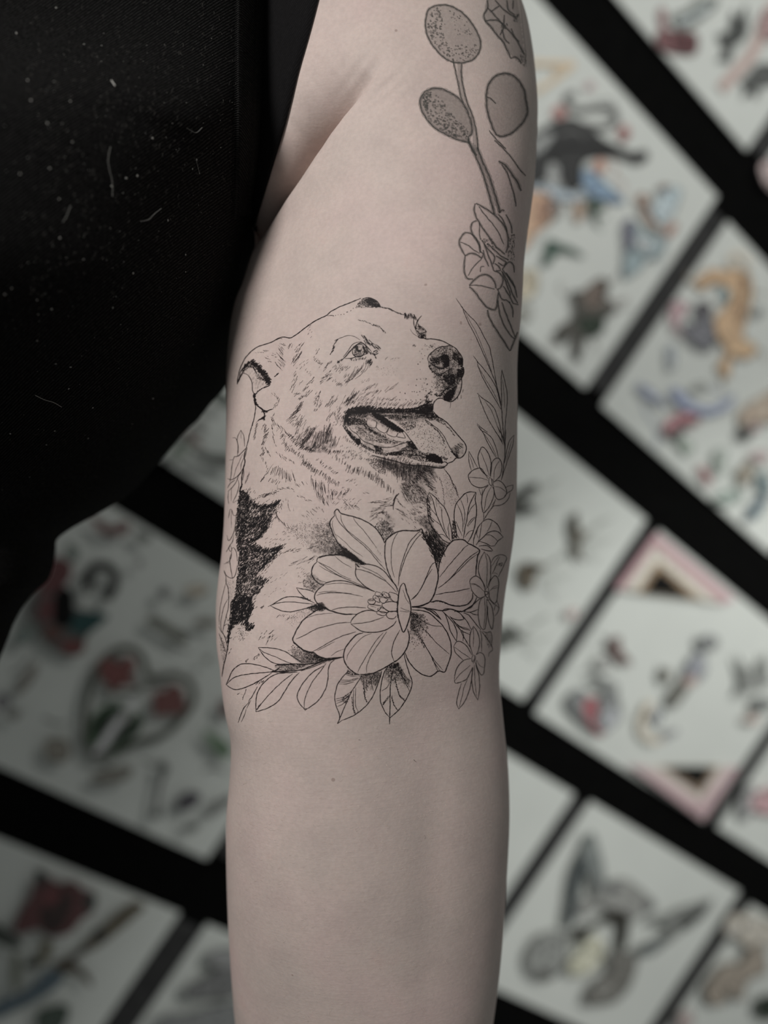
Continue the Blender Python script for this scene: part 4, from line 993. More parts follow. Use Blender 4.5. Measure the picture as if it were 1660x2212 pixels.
leafset('upright_leaf_tattoo', 980, 1130, 'upright pointed leaves tattooed under the dog chin',
    [('I', [(2.5, '250 885 220 980 225 1120 245 1280 300 1400 380 1490 450 1570 540 1620', '250 885 330 950 400 1030 470 1110 520 1220 555 1350 575 1480 575 1590'), (2.3, '255 900 310 1030 350 1190 410 1340 480 1480 560 1590'), (1.6, '430 1110 430 1230 460 1380 500 1480', '540 1320 520 1400 540 1560', '240 1080 320 1180 380 1250', '245 1220 330 1290 430 1370', '370 1490 440 1490 510 1540'), (1.2, '345 960 345 1000 360 1100')]), ('row', 'I', 40, 60, -45, '240 980 245 1100 260 1230 300 1300', 1.2)],
    [('I', [(2.5, '920 885 830 880 760 905 700 970 640 1040 615 1120 605 1230 620 1350 650 1500 680 1545', '920 885 910 1000 930 1130 915 1280 890 1420 830 1560 800 1600'), (2.3, '915 890 850 1010 810 1130 790 1270 760 1410 740 1550'), (1.6, '780 910 800 980 795 1040', '700 990 750 1130 760 1260 750 1350', '650 1050 700 1160 730 1280 730 1450', '630 1300 680 1420 720 1510', '910 1050 850 1110 810 1200', '920 1230 850 1280 790 1370', '890 1430 820 1450 760 1530', '915 1250 860 1300 800 1380')]), ('stip', 'I', 260, 0.95, '580 1290 630 1290 650 1540 580 1560')],
    [('I', [(2.3, '1010 1310 1080 1270 1160 1290 1220 1340 1260 1400 1280 1460', '1010 1310 960 1370 920 1450 890 1550 880 1640', '1310 1530 1250 1460 1180 1440 1100 1460 1030 1520 950 1600 920 1640', '1310 1530 1240 1580 1190 1650'), (1.6, '1150 1300 1120 1380 1080 1450', '1000 1320 980 1480 950 1600', '1060 1495 1130 1500 1200 1550 1230 1590', '950 1380 930 1480 950 1540')]), ('J', [(2.2, '1190 190 1130 195 1070 160 970 130', '960 195 1060 185 1120 215 1160 260 1100 265 990 235')])])
SB = [INKS]
def blossom(x, y, label, *steps):
    root = tattoo('small_blossom_tattoo', x, y, label)
    for st_ in steps: petal('petal', *st_, parent=root, mat=INKS)
blossom(1055, 1035, 'small five-petal blossom tattoo right of the tongue',
    [('I', [(2.3, '1100 660 1010 590 960 480 950 370 980 270 1010 235 1060 270 1110 360 1135 450 1130 560 1120 660'), (1.5, '985 300 1040 430 1080 540 1105 640')])],
    [('I', [(2.3, '1130 660 1140 540 1150 460 1200 400 1250 400 1285 460 1290 550 1270 640 1210 710 1170 740'), (1.5, '1270 420 1210 500 1180 600 1175 720')])],
    [('I', [(2.4, '1090 690 1000 550 930 545 860 580 810 640 820 700 860 770 930 810 1000 820 1060 800 1100 775'), (1.5, '815 670 930 675 1030 690 1090 710')])],
    [('I', [(2.3, '1170 740 1240 715 1300 750 1350 830 1360 900 1310 970 1240 990 1200 950 1180 860 1170 780'), (1.5, '1180 800 1260 815 1330 860 1360 890')])],
    [('I', [(2.3, '1100 785 1050 830 1010 930 1000 1040 1010 1130 1030 1180 1090 1120 1150 1010 1180 900 1170 820 1140 800'), (1.5, '1140 810 1090 890 1060 1000 1035 1160'), (2.0, '1110 670 1100 730 1120 780 1150 780 1140 690 1110 670', '1150 690 1170 740 1160 790')])],
    [('I', [(2.0, '820 295 815 400 830 490 850 570', '820 295 880 410 940 530'), (1.4, '830 360 890 540'), (2.1, '1030 1280 1030 1180', '1020 1300 1100 1170 1160 1090 1200 980', '1455 780 1440 850 1380 890 1330 940', '1455 780 1380 800 1340 825', '1410 890 1390 970 1330 1040 1250 1075 1180 1080 1130 1120'), (1.5, '960 830 1000 930 1010 840', '1200 1000 1150 1070')])])
blossom(1050, 1280, 'small blossom tattoo near the right edge of the arm',
    [('J', [(2.3, '1040 275 990 370 960 450 955 560 980 640 1030 740 1060 800', '1070 305 1110 360 1130 440 1130 560 1130 650 1100 740 1080 790'), (1.6, '1045 280 1075 400 1080 560 1070 780')])],
    [('J', [(2.2, '1100 780 1130 690 1190 620 1235 660 1250 740 1240 800 1230 900 1220 970 1190 1020 1140 980 1110 920'), (1.6, '1120 840 1180 780 1240 765', '1130 820 1190 800 1235 790')])],
    [('J', [(2.3, '840 760 830 700 860 650 920 625 980 660 1030 740 1050 830', '840 760 860 830 910 900 970 940 1040 920 1050 900'), (1.6, '835 735 900 735 970 780 1040 850', '845 752 900 748 960 782')])],
    [('J', [(2.2, '1030 920 980 980 955 1100 955 1230 980 1340 1010 1385 1050 1380 1070 1250 1080 1100 1070 960'), (1.6, '1040 930 1050 1050 1050 1200 1030 1380')])],
    [('J', [(2.2, '1080 960 1140 1050 1170 1180 1170 1300 1150 1390 1110 1300 1090 1200 1090 1060', '1110 960 1180 1030 1220 1040', '1220 970 1250 1080 1230 1150 1190 1200', '1250 1080 1200 1050 1180 1120')])],
    [('J', [(2.2, '1090 780 1050 830 1050 900 1090 940 1110 900 1100 820 1090 780', '1045 865 1060 845 1085 850 1092 870 1080 890 1055 890 1045 865', '1090 940 1080 965 1105 970 1110 940')])],
    [('J', [(2.0, '1140 440 1170 370 1230 330 1300 320 1360 365 1320 470 1280 560 1240 640', '1260 350 1230 420 1180 540 1150 600'), (1.5, '1250 340 1200 400 1150 480', '1290 440 1240 460 1220 480', '1230 600 1190 580 1170 590')]), ('stip', 'J', 60, 1.0, '1250 440 1310 430 1290 490 1240 480')])
blossom(1022, 1430, 'small blossom tattoo at the lower right of the flower',
    [('K', [(2.3, '885 280 850 350 830 440 830 540 850 620 870 690', '885 280 930 350 965 440 970 540 950 640 920 690'), (1.5, '880 300 885 430 880 580')])],
    [('K', [(2.4, '600 570 640 505 700 505 770 550 820 620 860 700', '600 570 620 650 680 720 740 770'), (1.6, '610 580 690 640 790 710 850 750')])],
    [('K', [(2.4, '610 1050 620 960 660 860 720 790 790 755 840 750', '610 1050 620 1100 690 1085 780 1045 830 960 870 870'), (1.6, '620 1060 680 980 770 900 840 840')])],
    [('K', [(2.2, '920 690 980 660 1030 690 1050 780 1040 890 1030 960 1000 985 960 930 930 850 920 780'), (1.5, '930 770 970 840 1030 880')])],
    [('K', [(2.3, '670 1470 645 1400 650 1320 680 1200 710 1100', '670 1470 740 1390 800 1270 840 1140 860 1000 870 880'), (1.6, '680 1440 720 1290 750 1150 800 1040')])],
    [('K', [(2.3, '945 1340 890 1240 865 1120 860 1000 880 870', '945 1340 970 1200 970 1080 960 980 930 880 910 800'), (1.6, '930 1290 910 1140 900 970 895 830'), (2.0, '880 690 860 740 870 800 900 740 890 690', '905 700 915 740 880 820')])],
    [('K', [(2.0, '975 340 1000 430 1000 550 1000 650', '985 350 1060 430 1110 510 1150 570 1155 630 1110 660 1100 720', '1010 350 1080 375 1130 360 1150 450 1145 560')]), ('stip', 'K', 150, 1.0, '1010 370 1130 370 1145 560 1150 640 1100 600 1050 450')])
o = Ink('leaf_stem_tattoo', 'J', INK, person)
o.ln(3.2, '0 1062 130 1057 230 1010', '0 1072 150 1080 300 1100 430 1122 560 1100 660 1130 720 1135 770 1108 850 1070 900 1000 930 930')
o.ln(3.6, '170 1085 270 1130 350 1190 422 1252', taper=0.5).ln(2.4, '200 1080 330 1140 422 1252')
o.ln(2.4, '430 1120 490 1200 530 1330 560 1430 640 1560', '430 1120 520 1210 600 1310 645 1430 640 1555', '440 1120 480 1095 560 1100 640 1130 700 1170 745 1242 680 1255 600 1240 540 1200', '540 1200 640 1310 720 1370 840 1405', '690 1160 780 1260 850 1390', '600 1280 700 1400 830 1465', '740 1150 820 1190 900 1290 990 1400', '720 1400 740 1480 730 1560', '700 1420 780 1560 830 1640', '760 1140 860 1140 950 1100', '820 1140 880 1170 950 1185', '770 1105 870 1040 950 970 995 948')
o.ln(1.5, '640 1310 700 1350 830 1385', '560 1230 640 1310 720 1440').row(20, 20, 20, '620 1130 680 1135 760 1130', 1.6)
o.done('branching stems tattooed right of the flower')

# slender sprig above, fine lines
SPR = tattoo('slender_sprig_tattoo', 1050, 830, 'thin grass-like sprig tattoo beside the dog nose')
for lf in ([('L', [(2.0, '555 155 610 240 660 310 740 400 830 490 900 600 960 720 1020 830 1045 930 1075 1080 1100 1230', '640 270 690 410 740 520 810 650 880 800 950 960 1010 1100 1060 1220 1110 1340 1130 1400'), (1.2, '680 340 750 480 830 620 900 780 960 930 1010 1060 1060 1200')])],
           [('L', [(2.0, '800 965 850 1040 920 1120 1000 1220 1070 1320 1130 1440 1160 1560 1190 1680', '850 1050 880 1150 930 1270 1000 1400 1070 1520 1130 1620 1190 1720'), (1.2, '880 1130 960 1280 1060 1440 1140 1600')])],
           [('L', [(2.0, '850 1490 940 1570 1040 1640 1100 1720 1140 1830 1180 1980 1210 2180', '870 1520 930 1680 1000 1840 1080 1980 1150 2090 1210 2200'), (1.3, '960 1600 1050 1730 1110 1880 1170 2050')])],
           [('L', [(2.0, '1200 1160 1190 1320 1195 1500 1200 1660', '1200 1160 1240 1320 1275 1500 1270 1700 1250 1900 1235 2200'), (1.2, '1210 1300 1230 1500 1240 1700')])],
           [('L', [(2.0, '850 1920 940 2000 1000 2040')]), ('I', [(2.0, '935 -80 1000 0 1060 30 1140 100 1190 200 1230 330 1240 400', '960 -60 1020 30 1080 160 1150 290 1210 390'), (1.2, '1000 0 1080 110 1160 250 1210 370')])],
           [('L', [(2.4, '1100 1230 1130 1400 1170 1560 1195 1700 1210 1900 1230 2200')]), ('I', [(2.6, '1225 -60 1280 40 1320 150 1335 260 1335 360 1320 480 1300 640 1280 720'), (1.8, '1350 -20 1340 200 1335 330', '1190 0 1260 100 1310 200')])],
           [('I', [(1.9, '1465 65 1400 150 1370 250 1350 350 1330 470', '1465 65 1450 200 1400 350 1340 530 1290 690'), (1.2, '1430 150 1390 300 1350 450')])]):
    petal('leaf', *lf, parent=SPR, mat=INKS)

# leaves wrapping the left edge of the arm
WR = tattoo('wrapping_leaf_tattoo', 500, 1100, 'leaf chain tattoo wrapping the left edge of the arm')
for lf in ([('P', [(1.9, '525 65 480 150 460 230 480 310 480 430', '525 65 565 150 580 250 580 330'), (1.2, '525 80 525 200')])], [('P', [(1.9, '390 190 430 190 460 230 475 310 470 480')])],
           [('P', [(2.2, '620 340 560 400 480 480 420 490 400 540 340 540', '400 540 380 640 370 740 350 900'), (1.3, '550 450 500 560 440 700 400 850'), (1.9, '570 510 530 600 520 700')])],
           [('P', [(2.4, '310 835 350 855 400 850 480 790 530 720 590 620', '310 990 350 920 430 860'), (2.0, '315 1050 400 960 460 870 480 800 530 740', '480 860 490 960 450 1100 390 1220', '330 1240 318 1160 325 1050'), (1.3, '370 980 370 1200', '400 1230 440 1200 490 1170')])],
           [('P', [(2.0, '350 1330 380 1340 400 1420 440 1430', '350 1330 325 1470', '440 1440 430 1600 400 1720 330 1830 300 1740'), (1.2, '370 1350 370 1620')])],
           [('P', [(2.0, '410 1740 390 1840 350 1900 290 2010', '350 1900 330 1960 360 2000 380 1960 350 1900', '370 1960 410 1940 450 2010 465 2150', '370 2000 370 2080 340 2150 280 2180', '340 2160 350 2212')])],
           [('Q', [(2.0, '290 380 260 180 275 90', '190 212 250 195', '190 285 220 350 290 382 330 330 350 220', '190 300 212 360 215 430 240 510 245 620 240 740 200 900 175 1020'), (1.6, '215 430 180 560 150 700 135 830 132 940', '235 630 190 720 160 850 150 950 170 1030')])],
           [('Q', [(2.0, '130 960 160 1020 220 1100', '270 670 262 850 232 890 220 840', '190 950 232 930 250 1010 210 1120', '175 1020 210 1120 240 1240', '130 1040 170 1150 205 1260'), (3.0, '250 1100 222 1280 192 1400 172 1500 168 1560')]), ('stip', 'Q', 260, 1.0, '125 1050 170 1100 235 1240 215 1300 180 1420 150 1250'), ('stip', 'Q', 160, 0.7, '220 390 330 390 300 560 270 700 250 620')]):
    petal('leaf', *lf, parent=WR, mat=INKS)

# ------------------------------------------------------------------ old, softened tattoos on the outer upper arm
def old(name, x, y, label, lines, wash=(), stips=()):
    root = tattoo(name, x, y, label)
    o = Ink('line_work', 'M', OLD, root)
    for crop, w, *paths in lines: o.c(crop).ln(w * 0.72, *paths, taper=0.7, wob=0.5)
    o.done()
    o = Ink('soft_halo', 'M', OLDH, root)
    for crop, w, *paths in lines: o.c(crop).ln(w * 1.8, *paths, taper=0.7, wob=0.5)
    o.done()
    if stips:
        o = Ink('speckle', 'M', OLDS, root)
        for crop, n, r, pts, *g in stips: o.c(crop).stip(n, r * 1.1, pts, *g)
        o.done(kind='stuff')
    if wash:
        o = Ink('grey_wash', 'M', OLDW, root)
        for crop, pts in wash: o.c(crop).wash(pts, step=4.0)
        o.done()
P1 = '540 745 440 690 340 590 260 470 220 340 225 200 260 110 340 70 460 60 580 100 700 190 800 320 860 440 880 540 850 640 790 710 700 745 620 752 540 745'
P2 = '740 1720 720 1700 600 1670 450 1600 330 1530 230 1420 170 1310 155 1200 200 1110 290 1060 400 1060 520 1110 620 1180 700 1290 750 1410 775 1520 770 1600 735 1640 740 1720'
old('seed_pod_tattoo', 960, 120, 'faded grey seed pods on a stem on the upper arm',
    [('M', 3.6, P1), ('M', 3.4, '545 700 580 860 610 1000 640 1150 670 1230', '650 760 650 900 670 1040 720 1230 770 1350 800 1450 830 1600 850 1800'), ('M', 4.2, P2, '740 1720 790 1800 830 1860'),
     ('N', 4.6, '530 0 580 130 660 300 740 500 800 700 850 880 900 1060'), ('N', 5.4, '660 120 740 330 830 530 900 750 950 920 980 1040'), ('N', 4.0, '960 1030 1010 1000 1040 1010')],
    [('M', P1), ('M', P2), ('M', P2), ('M', '600 760 640 760 650 900 670 1040 720 1230 770 1350 830 1600 850 1800 790 1800 780 1500 740 1360 670 1230 620 1000'), ('N', '540 40 660 120 740 330 830 530 900 750 980 1040 900 1060 850 880 740 500 660 300')],
    [('M', 130, 1.9, '240 200 360 90 480 200 420 380 500 560 560 700 460 680 330 540 250 380', '260 360 560 300', 0.7), ('M', 60, 1.6, '500 560 800 500 850 600 720 730 560 720'), ('M', 40, 1.4, '460 100 700 220 800 420 600 420'), ('M', 240, 2.0, '180 1200 300 1100 420 1200 560 1400 740 1560 700 1660 560 1640 400 1550 260 1420', '500 1560 420 1100', 0.6), ('M', 70, 1.8, '190 1130 290 1080 250 1300 190 1290')])
P3 = '1060 1610 1010 1500 960 1340 945 1200 960 1040 1030 930 1130 880 1240 890 1330 960 1400 1080 1420 1200 1440 1330 1400 1440 1320 1530 1230 1600 1130 1632 1060 1610'
old('round_bud_tattoo', 1095, 225, 'faded round bud outline near the right edge of the upper arm',
    [('M', 4.6, P3), ('M', 2.6, '980 1560 1060 1660 1180 1780', '950 1160 1000 1180 1060 1240'), ('N', 2.8, '900 20 1000 110 1130 250 1250 420 1340 520'), ('N', 5.0, '960 310 1060 380 1150 500 1230 620 1275 730'), ('N', 3.0, '1000 360 1080 480 1130 630 1180 800 1205 950')],
    [('M', P3)])
old('outer_flower_tattoo', 1100, 60, 'faded flower running over the outer edge of the upper arm',
    [('M', 3.6, '960 0 960 100 915 180 940 260 1000 320 1080 430 1140 490 1190 590 1240 700'), ('M', 3.0, '960 90 1060 200 1150 300', '1000 140 1100 70', '930 250 1060 240 1150 290', '1050 0 1160 120 1290 200 1330 170', '1190 0 1210 120 1290 180', '1270 0 1260 110', '1160 180 1150 330 1110 420', '1150 300 1230 380 1320 500 1390 640', '1130 350 1170 470 1220 520', '1240 340 1290 450 1340 500', '1240 700 1300 680 1370 760')],
    [('M', '960 -60 1060 -200 1300 -200 1400 400 1420 760 1300 720 1190 590 1080 430 930 240')], [('M', 60, 1.9, '1350 580 1420 600 1430 800 1360 780'), ('M', 30, 1.8, '1130 270 1200 290 1180 350 1120 340'), ('M', 40, 1.8, '1260 180 1340 170 1320 260 1270 250')])
old('lily_blossom_tattoo', 1060, 560, 'faded lily blossoms above the sprig on the upper arm',
    [('N', 3.4, '630 910 615 1000 640 1090 720 1230 820 1370 930 1520 1050 1620', '640 905 760 970 890 1060 990 1160 1060 1270 1090 1380 1090 1500 1060 1600', '650 1150 590 1180 570 1260 590 1330 650 1420 690 1500 700 1580', '570 1330 490 1320 440 1370 405 1440 430 1540 490 1640', '570 1330 640 1400 690 1500 700 1600', '490 1640 560 1610 640 1620 720 1680', '490 1640 475 1760 480 1880 520 1960 600 1970', '545 2060 620 1980 700 1920 780 1905 860 1950 910 2030 920 2100'),
     ('N', 2.0, '680 950 760 1060 870 1190 960 1320 1030 1480', '690 1170 690 1300 700 1420', '420 1450 520 1490 610 1560 690 1610', '530 1920 590 1820 660 1740 720 1690', '700 1870 710 1800 760 1790', '550 2060 650 2055 790 2080 900 2110'),
     ('N', 2.9, '720 1420 760 1480 800 1600 860 1750 890 1850', '750 1470 830 1570 900 1650 880 1760', '740 1560 770 1680 820 1790', '800 1470 900 1560 1000 1650 1100 1700', '920 1640 1000 1690 1060 1730 1030 1780 950 1740', '900 1750 960 1790 980 1850 920 1850', '890 1850 990 1900 1020 1990 980 2100 930 2110', '1010 1830 1100 1730 1170 1780 1180 1880', '1010 1830 1100 1950 1190 2090', '1000 1850 1060 2010 1130 2200', '700 1580 740 1620 720 1680', '960 1060 1030 1160 1080 1300', '1060 1060 1130 1200 1150 1330', '1140 1360 1190 1345'),
     ('O', 3.6, '490 460 560 520 640 630 730 740 800 780 860 787 890 730 895 650 910 540', '750 790 770 880 830 1000 920 1140 1000 1260 1075 1385', '1080 1380 1140 1230 1185 1110'), ('O', 2.8, '900 500 960 640 1020 650 1080 690', '900 660 930 850 990 1010 1080 1150 1140 1210', '960 680 1000 800 1060 950 1150 1180', '1060 680 1110 760 1120 900', '970 250 1050 400 1120 580 1190 700', '1020 260 1130 430 1180 620', '980 450 1060 580 1130 710', '1130 700 1200 720')],
    (), [('N', 110, 1.9, '1090 1350 1190 1350 1200 1720 1090 1700'), ('N', 40, 1.8, '700 1400 860 1400 930 1530 880 1560 760 1480')])

# ------------------------------------------------------------------ moles and body hair
for x, y, r in ((920, 615, 3.0), (996, 697, 3.4), (1037, 700, 4.0), (1018, 733, 1.8), (720, 1684, 4.6), (856, 66, 3.0), (632, 2106, 2.4)):
    o = Ink('mole', '0', MOLE, person); o.dot(x, y, r * 0.9, 10); o.done()
def skin_hairs(name, mat, n, w, gen, lift=0.00045):
    vv = []; ff = []
    for _ in range(n):
        x, y, L_, a = gen()
        p0, n0 = drape(BODY, x, y, 0.00002)
        if p0 is None: continue
        pts = []
        for t in (0, 0.35, 0.7, 1.0):
            aa = math.radians(a + 22 * t)
            p, nn = drape(BODY, x + math.cos(aa) * L_ * t, y - math.sin(aa) * L_ * t, 0.00003 + lift * math.sin(t * 2.2))
            if p is None: break
            pts.append((p, nn))
        if len(pts) < 4: continue
        k = len(vv)
        for i, (p, nn) in enumerate(pts):
            q = pts[min(i + 1, 3)][0] - pts[max(i - 1, 0)][0]
            s_ = q.cross(nn).normalized() * (w * (1 - 0.75 * i / 3) / 2)
            vv += [tuple(p + s_), tuple(p - s_)]
        for i in range(3): ff.append((k + 2 * i, k + 2 * i + 1, k + 2 * i + 3, k + 2 * i + 2))
    return tag(mk(name, vv, ff, mat, person), None, None, None, 'stuff')
def g_down():
    y = random.uniform(1420, 2260); lo, hi = float(XL(y)) + 20, float(XR(y)) - 40
    x = lo + (hi - lo) * random.random() ** 1.3
    return x, y, random.uniform(5, 13), random.uniform(-75, 30)
skin_hairs('arm_down', DOWN, 1100, 0.00005, g_down, 0.0003)
def g_dark():
    return random.choice([(918, 1812, 9, 80), (775, 1598, 4, 20), (894, 1641, 5, -70), (665, 2207, 5, 40), (1008, 1322, 3, 30)])
skin_hairs('dark_hair', DARKHAIR, 9, 0.00011, g_dark)

# ------------------------------------------------------------------ stitches, lint and loose fibres on the black top
st_v = []; st_f = []
def capsule(tree, x0, y0, x1, y1, w, off, V_, F_):
    P = []
    for t in (0, 0.5, 1):
        p, nn = drape(tree, x0 + (x1 - x0) * t, y0 + (y1 - y0) * t, off * (1.0 if t == 0.5 else 0.3))
        if p is None: return
        P.append((p, nn))
    d = (P[2][0] - P[0][0]); k = len(V_)
    s_ = d.cross(P[1][1]); s_ = s_.normalized() * w / 2 if s_.length > 1e-12 else Vector((w / 2, 0, 0))
    mid, nn = P[1]
    V_ += [tuple(P[0][0]), tuple(mid + s_), tuple(mid + nn * w * 0.5), tuple(mid - s_), tuple(P[2][0])]
    F_ += [(k, k + 1, k + 2), (k, k + 2, k + 3), (k + 4, k + 2, k + 1), (k + 4, k + 3, k + 2)]
HEMT = BVHTree.FromObject(hem, bpy.context.evaluated_depsgraph_get()) if False else SHIRT
for col in range(3):
    y = -60.0
    while y < 470:
        xl, xr = float(HEM_L(y)), float(TR(y))
        x = [xl + 1.5, xl + (xr - xl) * 0.52, xl - 4.0][col]
        if col == 2: capsule(SHIRT, x - 3, y + 2.2, x + 4, y - 1.0, 0.00040, 0.0016, st_v, st_f); y += 4.6
        else: capsule(SHIRT, x, y, x + 0.4, y + (7.0 if col else 5.0), 0.00034, 0.0019, st_v, st_f); y += (10.5 if col else 8.0)
tag(mk('stitching', st_v, st_f, THREAD, shirt), 'rows of black stitches along the armhole', None, None, 'stuff')

lv = []; lf = []
def blob(x, y, r):
    p, nn = drape(SHIRT, x, y, 0.0002)
    if p is None: return
    R_ = r / F * (p - CAMV).length; t1 = nn.orthogonal().normalized(); t2 = nn.cross(t1); k = len(lv)
    a0 = random.random() * 6; st_ = random.uniform(0.7, 1.4)
    for i in range(6):
        a = a0 + i * math.pi / 3; lv.append(tuple(p + t1 * math.cos(a) * R_ * st_ + t2 * math.sin(a) * R_ / st_))
    lv.append(tuple(p + nn * R_ * 0.8))
    for i in range(6): lf.append((k + i, k + (i + 1) % 6, k + 6))
for q in '122 18 67 218 60 175 36 73 102 267 134 268 156 307 60 341 107 364 43 376 117 178 152 220 182 97 220 100 127 430 129 514 111 667 82 678 80 735 243 664 329 299 424 345 430 374 240 402 272 385 296 380 476 318 362 476 415 365 400 587 25 622 10 635 80 647 22 936 148 839 118 930 190 946 100 960 152 792 400 550 180 560 260 700 287 590 285 915 330 860 120 785 200 880 250 640'.split('  '):
    z = nums(q)
    for i in range(0, len(z), 2): blob(z[i], z[i + 1], random.uniform(1.0, 2.1))
for _ in range(230):
    blob(random.uniform(0, 520), random.triangular(0, 1150, 250), random.uniform(0.35, 0.8))
tag(mk('lint', lv, lf, LINT, shirt), 'pale specks of lint', None, None, 'stuff')

fv = []; ff = []
def fibre(pts, w, off=0.0006):
    P = catmull(pts, False, 4.0); prev = None
    for i, p in enumerate(P):
        a, na = drape(SHIRT, p[0], p[1], off)
        if a is None: prev = None; continue
        d = np.array(P[min(i + 1, len(P) - 1)]) - np.array(P[max(i - 1, 0)]); d = d / (np.hypot(*d) + 1e-9)
        s_ = Vector((RW @ np.array([-d[1], d[0], 0])).tolist()) * w / 2
        k = len(fv); fv.extend([tuple(a + s_), tuple(a - s_)])
        if prev is not None: ff.append((prev, prev + 1, k + 1, k))
        prev = k
for _ in range(900):
    x, y = random.uniform(60, 560), random.triangular(-20, 1100, 200); a = random.uniform(0, 6.28); L_ = random.uniform(3, 11); b = random.uniform(-0.9, 0.9)
    fibre([(x, y), (x + math.cos(a) * L_ / 2, y + math.sin(a) * L_ / 2), (x + math.cos(a + b) * L_, y + math.sin(a + b) * L_)], random.uniform(0.00004, 0.00008))
tag(mk('loose_fibre', fv, ff, FIBRE, shirt), None, None, None, 'stuff')
fv = []; ff = []
fibre([(75, 850), (95, 860), (115, 866), (132, 876)], 0.00012)
fibre([(240, 178), (248, 190)], 0.00028); fibre([(300, 478), (318, 474), (330, 462), (345, 450)], 0.00007); fibre([(236, 318), (231, 350), (240, 395), (240, 425)], 0.00005); fibre([(400, 275), (420, 285), (434, 275)], 0.00006); fibre([(420, 345), (428, 375)], 0.00005); fibre([(150, 445), (140, 470), (133, 480)], 0.00005)
tag(mk('stray_hair', fv, ff, LINT, shirt), 'stray pale hairs', None, None, 'stuff')

# ------------------------------------------------------------------ flash sheets on the wall
PAPER_R, PAPER_L = 178.0, 98.0
def to_wall(x, y, off):
    d = np.array([(x - CX) / F, (y - CY) / F, 1.0])
    s = (DW - off) / (d @ N)
    return W(d * s)

PCOL = {}
def pcol(seen, paper):
    """print colour from the seen sRGB relative to the paper beside it"""
    key = (tuple(seen), paper)
    if key in PCOL: return PCOL[key]
    pl = lin((paper, paper, paper))[0]
    sl = lin(seen); gy = 0.3 * sl[0] + 0.55 * sl[1] + 0.15 * sl[2]; sl = [0.70 * q + 0.30 * gy for q in sl]
    rgb = [min(0.75, max(0.003, 0.70 * c / pl)) for c in sl]
    mt = plain('print_colour_%d' % len(PCOL), rgb, 0.75, 0.15)
    PCOL[key] = mt
    return mt

CRP = {'1': (1100, 0, 2.964), '2': (1100, 400, 2.964), '3': (1080, 800, 2.862), '4': (1080, 1200, 2.862), '5': (1060, 1650, 2.767),
       '6': (0, 800, 3.192), '7': (0, 1280, 3.192), '8': (0, 1700, 3.192), '0': (0, 0, 1.0)}

